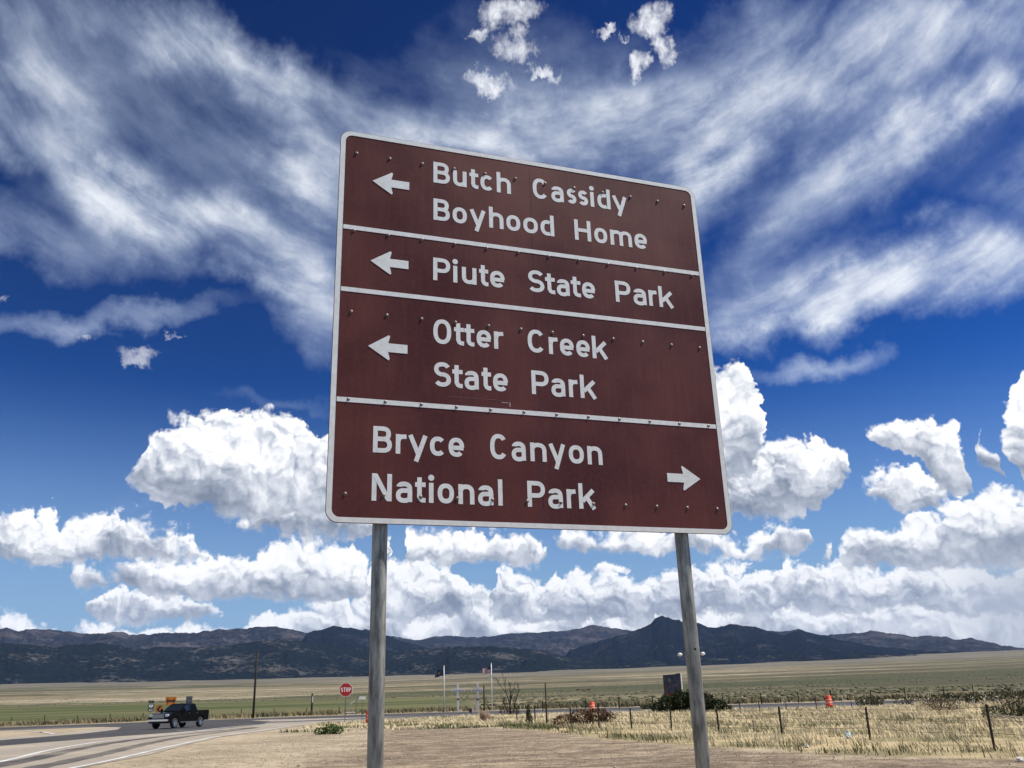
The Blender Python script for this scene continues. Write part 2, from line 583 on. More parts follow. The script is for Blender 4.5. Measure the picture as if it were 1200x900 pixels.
def share(name, me, parent=None, loc=(0, 0, 0), rz=0.0):
    o = bpy.data.objects.new(name, me)
    COL.objects.link(o)
    o.location = loc
    o.rotation_euler = (0, 0, rz)
    o.parent = parent
    return o


# ------------------------------------------------------------------ numeric noise and terrain
def vnoise(x, y, seed=0):
    xi, yi = np.floor(x).astype(np.int64), np.floor(y).astype(np.int64)
    xf, yf = x - xi, y - yi
    u, v = xf * xf * (3 - 2 * xf), yf * yf * (3 - 2 * yf)

    def h(a, b):
        k = (a * 374761393 + b * 668265263 + seed * 974634777) & 0xffffffff
        k = ((k ^ (k >> 13)) * 1274126177) & 0xffffffff
        return ((k ^ (k >> 16)) & 0xffff) / 65535.0
    a, b, c, d = h(xi, yi), h(xi + 1, yi), h(xi, yi + 1), h(xi + 1, yi + 1)
    return (a * (1 - u) + b * u) * (1 - v) + (c * (1 - u) + d * u) * v


def fbm(x, y, octv=5, seed=0, gain=0.5, ridged=False):
    s, a, t = 0.0, 1.0, 0.0
    for i in range(octv):
        k = vnoise(x * 2 ** i + 17.3 * i, y * 2 ** i + 9.1 * i, seed + i)
        if ridged:
            k = 1 - np.abs(2 * k - 1)
        s = s + a * k
        t += a
        a *= gain
    return s / t


ELEV_D = np.log([150, 300, 600, 1500, 3500, 7000, 9500])
ELEV_E = np.radians([-0.6111, -0.16, 0.24, 0.72, 1.16, 1.46, 1.62])


def ground_z(x, y):
    """level ground round the junction, then the long fan rising to the foot of the mountains"""
    x, y = np.asarray(x, float), np.asarray(y, float)
    d = np.hypot(x, y)
    e = np.interp(np.log(np.maximum(d, 1)), ELEV_D, ELEV_E)
    z = EYE + d * np.tan(e)
    z = np.where(d < 150, 0.0, z)
    far = np.clip((d - 170) / 500, 0, 1)
    z = z + far * d * 0.0016 * (fbm(x / 420, y / 420, 3, 5) - 0.5)
    return z


def on_ground(px, py):
    """where the sight line of a photo pixel meets the terrain"""
    d = ray(px, py)
    h = math.hypot(d[0], d[1])
    t = np.geomspace(5, 9000, 6000) / h
    g = ground_z(d[0] * t, d[1] * t) - (EYE + d[2] * t)
    hit = np.argmax(g > 0)
    if not g[hit] > 0:
        hit = -1
    return d[0] * t[hit], d[1] * t[hit], float(ground_z(d[0] * t[hit], d[1] * t[hit]))


def flat(px, py):
    d = ray(px, py)
    t = -EYE / d[2]
    return (d[0] * t, d[1] * t)


def height_at(px_y, x, px_x, y):
    """height above z=0 of the photo pixel (px_x, px_y) at the distance of the ground point (x, y)"""
    d = ray(px_x, px_y)
    t = math.hypot(x, y) / math.hypot(d[0], d[1])
    return EYE + d[2] * t


def in_poly(x, y, poly):
    ins = np.zeros(x.shape, bool)
    k = len(poly)
    for i in range(k):
        x0, y0 = poly[i]
        x1, y1 = poly[(i + 1) % k]
        c = ((y0 > y) != (y1 > y)) & (x < (x1 - x0) * (y - y0) / (y1 - y0 + 1e-12) + x0)
        ins ^= c
    return ins


def poly_dist(x, y, line):
    best = np.full(x.shape, 1e9)
    for (x0, y0), (x1, y1) in zip(line[:-1], line[1:]):
        dx, dy = x1 - x0, y1 - y0
        t = np.clip(((x - x0) * dx + (y - y0) * dy) / (dx * dx + dy * dy), 0, 1)
        best = np.minimum(best, np.hypot(x - x0 - t * dx, y - y0 - t * dy))
    return best


# outlines on the ground (metres), read off the photograph
GRAVEL_EDGE = [(-30, 88), (-14, 74), (-9.5, 64), (-2.6, 57), (1.1, 46.5), (2.8, 36.5), (5, 30.3), (6.7, 26.8), (7.4, 24.6), (9, 22.6), (10.5, 20.8), (14, 15.5), (30, -20)]
LOT = [(-6.5, 20), (-6, 34), (-7, 46), (-8.5, 58)] + GRAVEL_EDGE[2:] + [(30, -60), (-40, -60), (-30, 0)]
GRASS = [(-16, 80), (-9.5, 64)] + GRAVEL_EDGE[3:] + [(80, -20), (80, 40), (50, 62), (30, 74), (20, 82), (4, 84), (-8, 90)]
FIELD = [(-400, 60), (-90, 118), (-60, 142), (-35, 158), (-18, 168), (-8, 200), (-40, 560), (-260, 620), (-700, 420)]

# --- the ground sheet, finer near the junction
NA, NR = 460, 430
azs = np.radians(np.linspace(-78, 78, NA))
rs = np.concatenate([[0.5, 3, 6, 10], np.geomspace(14, 9800, NR - 4)])
AZ, RR = np.meshgrid(azs, rs)
GX, GY = RR * np.sin(AZ), RR * np.cos(AZ)
GZ = ground_z(GX, GY)
nearm = np.clip(1 - np.abs(RR - 60) / 90, 0, 1)
road_clear = (GX > -10) & in_poly(GX, GY, GRASS)
GZ = GZ + np.where(road_clear, 0.10 * (fbm(GX / 3, GY / 3, 3, 8) - 0.4), 0.0) * nearm
idx = np.arange(NA * NR).reshape(NR, NA)
quads = np.stack([idx[:-1, :-1], idx[:-1, 1:], idx[1:, 1:], idx[1:, :-1]], -1).reshape(-1, 4)


def grid_mesh(name, X, Y, Z, faces, material, smooth=True):
    me = bpy.data.meshes.new(name)
    co = np.stack([X, Y, Z], -1).reshape(-1, 3).astype(np.float32)
    k = faces.shape[1]
    me.vertices.add(len(co))
    me.vertices.foreach_set('co', co.ravel())
    me.loops.add(faces.size)
    me.loops.foreach_set('vertex_index', faces.astype(np.int32).ravel())
    me.polygons.add(len(faces))
    me.polygons.foreach_set('loop_start', np.arange(0, faces.size, k, dtype=np.int32))
    me.polygons.foreach_set('use_smooth', np.full(len(faces), smooth))
    me.materials.append(material)
    me.update(calc_edges=True)
    me.validate()
    return me


def add_attr(me, name, arr):
    a = me.color_attributes.new(name, 'FLOAT_COLOR', 'POINT')
    full = np.ones((len(me.vertices), 4), np.float32)
    full[:, :arr.shape[1]] = arr
    a.data.foreach_set('color', full.ravel())


def ground_material():
    m = bpy.data.materials.new('ground')
    m.use_nodes = True
    n = NT(m.node_tree)
    bs = n.n['Principled BSDF']
    geo = n.new('ShaderNodeNewGeometry')
    pos = geo.outputs['Position']
    at = n.new('ShaderNodeAttribute')
    at.attribute_name = 'zone'
    zr, zg, zb = n.sep(at.outputs['Vector'])
    x, y, z = n.sep(pos)
    dist = n.v('LENGTH', pos, out=1)
    # valley: sage, straw and pale soil in long drifts
    pf = n.v('MULTIPLY', pos, (0.34, 1.0, 0.0))
    n1 = n.noise(pf, 0.0021, 10.0, 0.74, dim='2D')
    n2 = n.noise(n.v('ADD', pf, (911.0, 377.0, 0)), 0.0016, 10.0, 0.70, dim='2D')
    n3 = n.noise(pos, 0.03, 9.0, 0.78, dim='2D')
    val = n.mix(n.step(n1, 0.42, 0.58), (0.080, 0.076, 0.042, 1), (0.270, 0.220, 0.130, 1))
    val = n.mix(n.m('MULTIPLY', n.step(n2, 0.52, 0.60), 0.8), val, (0.060, 0.072, 0.030, 1))
    val = n.mix(n.m('MULTIPLY', n.step(n.noise(n.v('ADD', pf, (55.0, 4.0, 0)), 0.0026, 10.0, 0.72, dim='2D'), 0.55, 0.62), 0.85), val, (0.44, 0.37, 0.25, 1))
    val = n.mix(n.step(n3, 0.44, 0.60, 'LINEAR', 0.0, 0.7), val, (0.060, 0.060, 0.036, 1))
    val = n.mix(n.step(n3, 0.40, 0.30, 'LINEAR', 0.0, 0.6), val, (0.30, 0.25, 0.155, 1))
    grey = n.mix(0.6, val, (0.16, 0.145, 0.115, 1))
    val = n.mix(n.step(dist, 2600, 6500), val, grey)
    # irrigated field
    fld = n.mix(n.step(n.noise(pf, 0.02, 6.0, 0.6, dim='2D'), 0.35, 0.65), (0.062, 0.080, 0.026, 1), (0.140, 0.132, 0.062, 1))
    brk = n.m('SUBTRACT', n.noise(n.v('MULTIPLY', pos, (0.3, 1, 0)), 0.06, 6.0, 0.6, dim='2D'), 0.5)
    col = n.mix(n.step(n.m('ADD', zb, n.m('MULTIPLY', brk, 0.7)), 0.40, 0.60), val, fld)
    # straw-coloured verge
    vg = n.mix(n.step(n.noise(pos, 0.35, 6.0, 0.6, dim='2D'), 0.38, 0.62), (0.52, 0.41, 0.235, 1), (0.26, 0.22, 0.115, 1))
    brk2 = n.m('SUBTRACT', n.noise(pos, 0.5, 6.0, 0.65, dim='2D'), 0.5)
    col = n.mix(n.step(n.m('ADD', zg, n.m('MULTIPLY', brk2, 0.9)), 0.38, 0.62), col, vg)
    # pale bare dirt of the shoulders, and the gravel lot
    near = n.step(dist, 175, 95)
    d1 = n.noise(pos, 0.22, 8.0, 0.62, dim='2D')
    d2 = n.noise(pos, 2.2, 8.0, 0.7, dim='2D')
    dirt = n.mix(n.step(d1, 0.38, 0.62), (0.50, 0.41, 0.285, 1), (0.36, 0.29, 0.195, 1))
    dirt = n.mix(n.step(d2, 0.45, 0.66, 'LINEAR', 0.0, 0.75), dirt, (0.215, 0.17, 0.115, 1))
    gz = n.m('MULTIPLY', near, n.step(n.m('ADD', zg, n.m('MULTIPLY', brk2, 0.9)), 0.62, 0.38))
    gz = n.m('MULTIPLY', gz, n.step(zb, 0.6, 0.4))
    col = n.mix(gz, col, dirt)
    gv = n.noise(n.v('MULTIPLY', pos, (0.35, 1.0, 0.0)), 0.30, 8.0, 0.66, dim='2D')
    grav = n.mix(n.step(gv, 0.36, 0.64), (0.37, 0.285, 0.19, 1), (0.20, 0.150, 0.100, 1))
    st = n.voro(pos, 14.0, out=1)
    sv_ = n.sep(st)[0]
    grav = n.mix(n.step(sv_, 0.55, 1.0, 'LINEAR', 0.0, 0.55), grav, (0.46, 0.38, 0.28, 1))
    grav = n.mix(n.step(sv_, 0.25, 0.0, 'LINEAR', 0.0, 0.65), grav, (0.085, 0.064, 0.045, 1))
    trk = n.noise(n.v('MULTIPLY', pos, (0.10, 1.0, 0.0)), 0.9, 6.0, 0.6, dim='2D', dist=0.6)
    grav = n.mix(n.step(trk, 0.52, 0.70, 'LINEAR', 0.0, 0.5), grav, (0.42, 0.33, 0.22, 1))
    # tyre ruts of vehicles turning in the lot
    rut = n.v('LENGTH', n.v('ADD', n.v('SUBTRACT', pos, (4.0, 14.0, 0.0)), n.v('SCALE', n.noise(pos, 0.12, 3.0, 0.5, out=1, dim='2D'), scale=5.0)), out=1)
    rut = n.m('MULTIPLY', n.m('SINE', n.m('MULTIPLY', rut, 2.6)), n.noise(pos, 0.25, 3.0, 0.5, dim='2D'))
    grav = n.mix(n.step(rut, 0.22, 0.55, 'LINEAR', 0.0, 0.65), grav, (0.155, 0.115, 0.080, 1))
    gp = n.noise(pos, 1.1, 9.0, 0.78, dim='2D')
    grav = n.mix(n.step(gp, 0.48, 0.62, 'LINEAR', 0.0, 0.75), grav, (0.135, 0.100, 0.068, 1))
    grav = n.mix(n.step(gp, 0.46, 0.34, 'LINEAR', 0.0, 0.55), grav, (0.50, 0.40, 0.275, 1))
    col = n.mix(n.step(n.m('ADD', zr, n.m('MULTIPLY', brk2, 0.8)), 0.35, 0.65), col, grav)
    n.put(bs.inputs['Base Color'], col)
    bs.inputs['Roughness'].default_value = 0.95
    bs.inputs['Specular IOR Level'].default_value = 0.15
    bn = n.new('ShaderNodeBump')
    bn.inputs['Strength'].default_value = 0.7
    bn.inputs['Distance'].default_value = 0.05
    n.put(bn.inputs['Height'], n.m('ADD', n.noise(pos, 9.0, 8.0, 0.7, dim='2D'), n.m('MULTIPLY', sv_, 0.25)))
    n.l.new(bn.outputs[0], bs.inputs['Normal'])
    return m


def soft_mask(poly, edge):
    ins = in_poly(GX, GY, poly)
    d = poly_dist(GX, GY, poly + [poly[0]])
    return np.clip(0.5 + np.where(ins, d, -d) / edge, 0, 1)


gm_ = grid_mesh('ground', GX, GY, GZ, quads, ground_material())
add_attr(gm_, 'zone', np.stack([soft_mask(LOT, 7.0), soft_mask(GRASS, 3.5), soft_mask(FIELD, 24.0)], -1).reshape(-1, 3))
ground = bpy.data.objects.new('ground', gm_)
COL.objects.link(ground)
tag(ground, 'dry valley ground of gravel, straw grass and green field', kind='structure')

# ------------------------------------------------------------------ mountains


def mountain_material(name, forest, rock, lo, hi, scale):
    m = bpy.data.materials.new(name)
    m.use_nodes = True
    n = NT(m.node_tree)
    bs = n.n['Principled BSDF']
    geo = n.new('ShaderNodeNewGeometry')
    pos = geo.outputs['Position']
    a = n.noise(n.v('MULTIPLY', pos, (1, 1, 2.0)), scale, 9.0, 0.66)
    b = n.noise(n.v('ADD', pos, (3000, 0, 0)), scale * 9, 6.0, 0.7)
    f = n.m('ADD', n.m('MULTIPLY', a, 0.56), n.m('MULTIPLY', b, 0.44))
    fc = n.mix(n.step(b, 0.4, 0.65), (*forest, 1), tuple(c * 1.9 for c in forest) + (1,))
    n.put(bs.inputs['Base Color'], n.mix(n.step(f, lo, hi), fc, (*rock, 1)))
    bs.inputs['Roughness'].default_value = 1.0
    bs.inputs['Specular IOR Level'].default_value = 0.0
    bn = n.new('ShaderNodeBump')
    bn.inputs['Strength'].default_value = 1.0
    bn.inputs['Distance'].default_value = 40.0
    n.put(bn.inputs['Height'], n.noise(pos, scale * 8, 8.0, 0.7))
    n.l.new(bn.outputs[0], bs.inputs['Normal'])
    return m


def mountain_range(name, dist, front, back, sky_px, material, label, seed, spur=0.42, nd=74):
    """a ridge line at a given distance whose top follows the skyline read off the photograph, with spurs and gullies"""
    xs = np.array([p[0] for p in sky_px], float)
    ys = np.array([p[1] for p in sky_px], float)
    ae = np.array([azel(a, b) for a, b in zip(xs, ys)])
    n_az = int((ae[-1, 0] - ae[0, 0]) / math.radians(0.062))
    a_ = np.linspace(ae[0, 0], ae[-1, 0], n_az)
    e_ = np.interp(a_, ae[:, 0], ae[:, 1])
    dr = dist * (1 + 0.05 * (fbm(a_ * 6, a_ * 0, 3, seed) - 0.5))
    zr = EYE + dr * np.tan(e_) + dist * 0.0034 * (fbm(a_ * 150, a_ * 0 + 3, 5, seed + 3, 0.62) - 0.5)
    t = np.linspace(-1, 1, nd)
    t = np.sign(t) * np.abs(t) ** 1.15
    A, T = np.meshgrid(a_, t)
    D = np.where(T < 0, dr[None] + T * front, dr[None] + T * back)
    X, Y = D * np.sin(A), D * np.cos(A)
    base_z = ground_z(np.sin(a_) * (dr - front), np.cos(a_) * (dr - front)) - 25
    u = 1 - np.abs(T)
    rel = np.maximum(zr - base_z, 30)[None]
    s = u ** 1.25
    amp = np.sin(np.pi * np.clip(u, 0, 1)) ** 0.8
    w = 0.7 * (fbm(X / 1500, Y / 1500, 3, seed + 9) - 0.5)
    spurs = fbm(A * dist / 850 + w, T * 1.3 + w, 5, seed + 20, 0.55, ridged=True) - 0.62
    fine = fbm(X / 420, Y / 420, 4, seed + 40, 0.55, ridged=True) - 0.6
    Z = base_z[None] + rel * (s + amp * (spurs * spur + fine * spur * 0.45))
    ends = np.clip(np.minimum(a_ - a_[0], a_[-1] - a_) / math.radians(1.5), 0, 1)[None]
    Z = np.minimum(Z, (base_z + (zr - base_z) * 0.985)[None] * 1.0 + (u >= 0.999) * rel * 0.015)
    Z = base_z[None] - 40 + (Z - base_z[None] + 40) * ends ** 0.7
    ii = np.arange(nd * n_az).reshape(nd, n_az)
    q = np.stack([ii[:-1, :-1], ii[:-1, 1:], ii[1:, 1:], ii[1:, :-1]], -1).reshape(-1, 4)
    o = bpy.data.objects.new(name, grid_mesh(name, X, Y, Z, q, material))
    COL.objects.link(o)
    return tag(o, label, kind='structure')


FOREST = mountain_material('mountain_forest', (0.0060, 0.0105, 0.0130), (0.120, 0.110, 0.100), 0.525, 0.63, 0.0024)  # forest tones darkened to stand for cloud shadow, and blued for distance
PINE = mountain_material('mountain_pine', (0.0050, 0.0090, 0.0160), (0.060, 0.060, 0.068), 0.53, 0.64, 0.0030)  # pine tones too carry painted cloud shade and distance blue
ROCKY = mountain_material('mountain_rock', (0.014, 0.017, 0.025), (0.095, 0.084, 0.088), 0.47, 0.62, 0.0014)

mountain_range('mountains', 15500, 4200, 2500, [(430, 752), (455, 745), (475, 747), (490, 749), (512, 745), (528, 744), (545, 746), (560, 746), (585, 743), (600, 741), (625, 741), (650, 739), (670, 737), (690, 733), (697, 732),
               (712, 734), (730, 737), (760, 742), (800, 752)], ROCKY, 'hazy grey-brown ridge behind the flagpoles', 11, 0.34)
mountain_range('mountains', 15000, 4000, 2500, [(820, 752), (850, 740), (880, 738), (900, 739), (915, 740), (937, 737), (950, 740), (965, 744), (985, 742), (1005, 741), (1020, 738), (1035, 741), (1060, 744), (1075, 746),
               (1090, 744), (1105, 746), (1120, 749), (1140, 748), (1160, 752), (1180, 757), (1200, 758), (1260, 752), (1400, 748), (1560, 756), (1800, 770)], ROCKY, 'pale jagged ridge at the far right of the skyline', 23, 0.36)
mountain_range('mountains', 12500, 3600, 2500, [(-700, 752), (-400, 738), (-200, 744), (-80, 738), (-20, 735), (10, 735), (22, 738), (33, 736), (45, 737), (58, 736), (70, 738), (90, 740), (112, 742), (130, 740), (142, 739), (152, 743), (175, 742),
               (200, 741), (230, 740), (250, 738), (265, 736), (285, 735), (313, 733), (340, 736), (355, 740), (390, 746), (440, 756)], ROCKY, 'long purple-grey mountain ridge above the dark foothills', 37, 0.40)
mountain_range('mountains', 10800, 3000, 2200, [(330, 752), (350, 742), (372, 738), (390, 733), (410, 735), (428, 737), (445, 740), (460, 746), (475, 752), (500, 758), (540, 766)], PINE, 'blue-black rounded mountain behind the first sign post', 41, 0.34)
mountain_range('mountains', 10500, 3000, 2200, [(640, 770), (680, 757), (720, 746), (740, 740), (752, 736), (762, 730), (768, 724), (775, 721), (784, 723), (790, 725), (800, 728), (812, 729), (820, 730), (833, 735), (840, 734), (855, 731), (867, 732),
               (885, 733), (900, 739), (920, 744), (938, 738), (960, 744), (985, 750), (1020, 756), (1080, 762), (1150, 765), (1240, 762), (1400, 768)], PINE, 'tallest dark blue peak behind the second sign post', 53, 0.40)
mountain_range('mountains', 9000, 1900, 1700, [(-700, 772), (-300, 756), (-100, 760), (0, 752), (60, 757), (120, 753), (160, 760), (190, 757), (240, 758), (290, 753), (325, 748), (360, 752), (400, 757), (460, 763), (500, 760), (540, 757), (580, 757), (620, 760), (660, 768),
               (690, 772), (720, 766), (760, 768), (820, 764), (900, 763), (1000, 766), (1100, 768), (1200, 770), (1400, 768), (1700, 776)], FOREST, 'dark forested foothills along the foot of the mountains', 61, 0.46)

# ------------------------------------------------------------------ roads


def sheet(name, poly, z, material, parent=None, n_sub=0):
    """flat polygon sheet"""
    bm = bmesh.new()
    vs = [bm.verts.new((x, y, z)) for x, y in poly]
    f = bm.faces.new(vs)
    bmesh.ops.triangulate(bm, faces=[f])
    bmesh.ops.recalc_face_normals(bm, faces=bm.faces)
    for f in bm.faces:
        if f.normal.z < 0:
            f.normal_flip()
    me = bpy.data.meshes.new(name)
    bm.to_mesh(me)
    bm.free()
    me.materials.append(material)
    o = bpy.data.objects.new(name, me)
    COL.objects.link(o)
    o.parent = parent
    return o


def ribbon_pts(line, w, jit=0.0, seed=0, step=1.0):
    pts = [Vector((x, y)) for x, y in line]
    out = []
    for a, b in zip(pts[:-1], pts[1:]):
        k = max(1, int((b - a).length / step))
        out += [a.lerp(b, i / k) for i in range(k)]
    out.append(pts[-1])
    # round the corners
    for _ in range(6):
        out = [out[0]] + [(out[i - 1] + out[i] * 2 + out[i + 1]) / 4 for i in range(1, len(out) - 1)] + [out[-1]]
    L, Rr = [], []
    rr = random.Random(seed)
    for i, p in enumerate(out):
        t = (out[min(i + 1, len(out) - 1)] - out[max(i - 1, 0)]).normalized()
        nrm = Vector((-t.y, t.x))
        ww = w(i / (len(out) - 1)) if callable(w) else w
        L.append(p + nrm * (ww / 2 + rr.uniform(-jit, jit)))
        Rr.append(p - nrm * (ww / 2 + rr.uniform(-jit, jit)))
    return L, Rr


def ribbon(name, line, w, z, material, parent=None, jit=0.0, seed=0, step=1.0):
    L, Rr = ribbon_pts(line, w, jit, seed, step)
    k = len(L)
    mb = MB()
    mb.add([(p.x, p.y, z) for p in L] + [(p.x, p.y, z) for p in Rr], [(i, k + i, k + i + 1, i + 1) for i in range(k - 1)])
    return mb.build(name, material, parent)


def road_material(name, dark, light, lo=0.4, hi=0.7):
    m = bpy.data.materials.new(name)
    m.use_nodes = True
    n = NT(m.node_tree)
    bs = n.n['Principled BSDF']
    geo = n.new('ShaderNodeNewGeometry')
    pos = geo.outputs['Position']
    a = n.noise(pos, 0.16, 8.0, 0.62, dim='2D')
    b = n.noise(pos, 3.0, 8.0, 0.7, dim='2D')
    c = n.mix(n.step(a, lo, hi), (*dark, 1), (*light, 1))
    c = n.mix(n.step(b, 0.4, 0.7, 'LINEAR', 0.0, 0.35), c, tuple(x * 0.55 for x in dark) + (1,))
    n.put(bs.inputs['Base Color'], c)
    n.put(bs.inputs['Roughness'], n.step(b, 0.3, 0.7, 'LINEAR', 0.75, 0.95))
    bs.inputs['Specular IOR Level'].default_value = 0.3
    return m


ASPHALT = road_material('asphalt', (0.052, 0.050, 0.050), (0.085, 0.080, 0.077))
WORN = road_material('worn_asphalt', (0.33, 0.285, 0.225), (0.44, 0.375, 0.285))
GREYROAD = road_material('grey_asphalt', (0.095, 0.090, 0.088), (0.135, 0.126, 0.118))
TAR = road_material('tar', (0.075, 0.068, 0.062), (0.22, 0.19, 0.155), 0.35, 0.65)
LINE = mat('road_paint', (0.74, 0.73, 0.70), 0.8, var=0.35, vscale=0.9, spec=0.2)

HWY = [(150, 58), (95, 76), (45, 93), (20, 102), (0, 112), (-25, 118), (-50, 112), (-85, 96), (-140, 62)]
highway = ribbon('road', HWY, 27, 0.004, GREYROAD, jit=0.25, seed=2)
tag(highway, 'dark two-lane highway crossing behind the sign', kind='structure')
ribbon('asphalt_lane', [(x, y + 4.2) for x, y in HWY], 15.5, 0.008, ASPHALT, highway, 0.08, 3)
near_edge = [(150, 46.5), (95, 64.5), (60, 75), (45, 80.5), (28, 87), (12, 92.5), (2, 96)]
ribbon('edge_line', near_edge, 0.30, 0.012, LINE, highway)

side = sheet('side_road', [(-13, 10), (-13.2, 28), (-14, 36), (-15.6, 44), (-17.2, 54), (-17.2, 62), (-18, 76), (-14, 90), (-8, 100), (-30, 112), (-44, 106), (-41, 92), (-37, 76), (-38, 62), (-44, 44), (-52, 10)], 0.016, WORN)
tag(side, 'pale worn side road curving in from the lower left', kind='structure')
ribbon('asphalt_lane', [(-33, 12), (-30.5, 40), (-30.2, 52), (-29.8, 62), (-28.5, 72), (-29.5, 84), (-33, 96), (-40, 108)], lambda t: 4.2 + 19 * max(0, t - 0.36) ** 0.9, 0.020, ASPHALT, side, 0.05, 5)
ribbon('asphalt_lane', [(-26, 94), (-18, 97.5), (-10, 99), (0, 101)], 6.5, 0.024, GREYROAD, side, 0.12, 6)
ribbon('edge_line', [(-14.5, 12), (-18.4, 33.8), (-21.2, 42.2), (-23.0, 50.5), (-23.3, 55.5), (-23.2, 61.6), (-24.2, 74.8), (-24.2, 84), (-21, 92)], 0.26, 0.028, LINE, side)
ribbon('edge_line', [(-12.6, 12), (-13.5, 29.5), (-14.2, 33.9), (-15.6, 41.5), (-17.4, 53.6), (-17.4, 61.2), (-18.2, 74)], 0.20, 0.028, LINE, side)
ribbon('tar_streak', [(-13.8, 12), (-17.6, 33.5), (-20.0, 42.2), (-21.6, 50.5), (-22.1, 58.0), (-21.6, 66), (-21.0, 74)], lambda t: 1.15 * (1 - t * 0.55), 0.024, TAR, side, 0.07, 8)
ribbon('tar_streak', [(-12.9, 12), (-15.2, 31), (-16.6, 38), (-18.4, 46), (-19.8, 54), (-20.2, 62), (-20.6, 73)], lambda t: 1.0 * (1 - t * 0.5), 0.024, TAR, side, 0.07, 9)
for i in range(7):                                      # short white dashes that carry the edge across the mouth of the junction
    a, b = flat(322 + i * 23.0, 852.2 - i * 1.65), flat(322 + i * 23.0 + 13, 852.2 - (i + 0.56) * 1.65)
    ribbon('lane_dash', [a, b], 0.34, 0.030, LINE, side)
for (p, q) in (((262, 856), (290, 856)), ((208, 856.5), (232, 856)), ((48, 858), (64, 860.5)), ((30, 857), (50, 858.3))):
    ribbon('lane_dash', [flat(*p), flat(*q)], 0.30, 0.034, LINE, side)

# ------------------------------------------------------------------ lettering: uniform-stroke road-sign glyphs
CAP, XH, STK = 0.168, 0.125, 0.0288


def sup(cx, cy, rx, ry, a0, a1, n=18, e=2.35):
    out = []
    for i in range(n + 1):
        t = R(a0 + (a1 - a0) * i / n)
        c, s = math.cos(t), math.sin(t)
        out.append((cx + rx * math.copysign(abs(c) ** (2 / e), c), cy + ry * math.copysign(abs(s) ** (2 / e), s)))
    return out


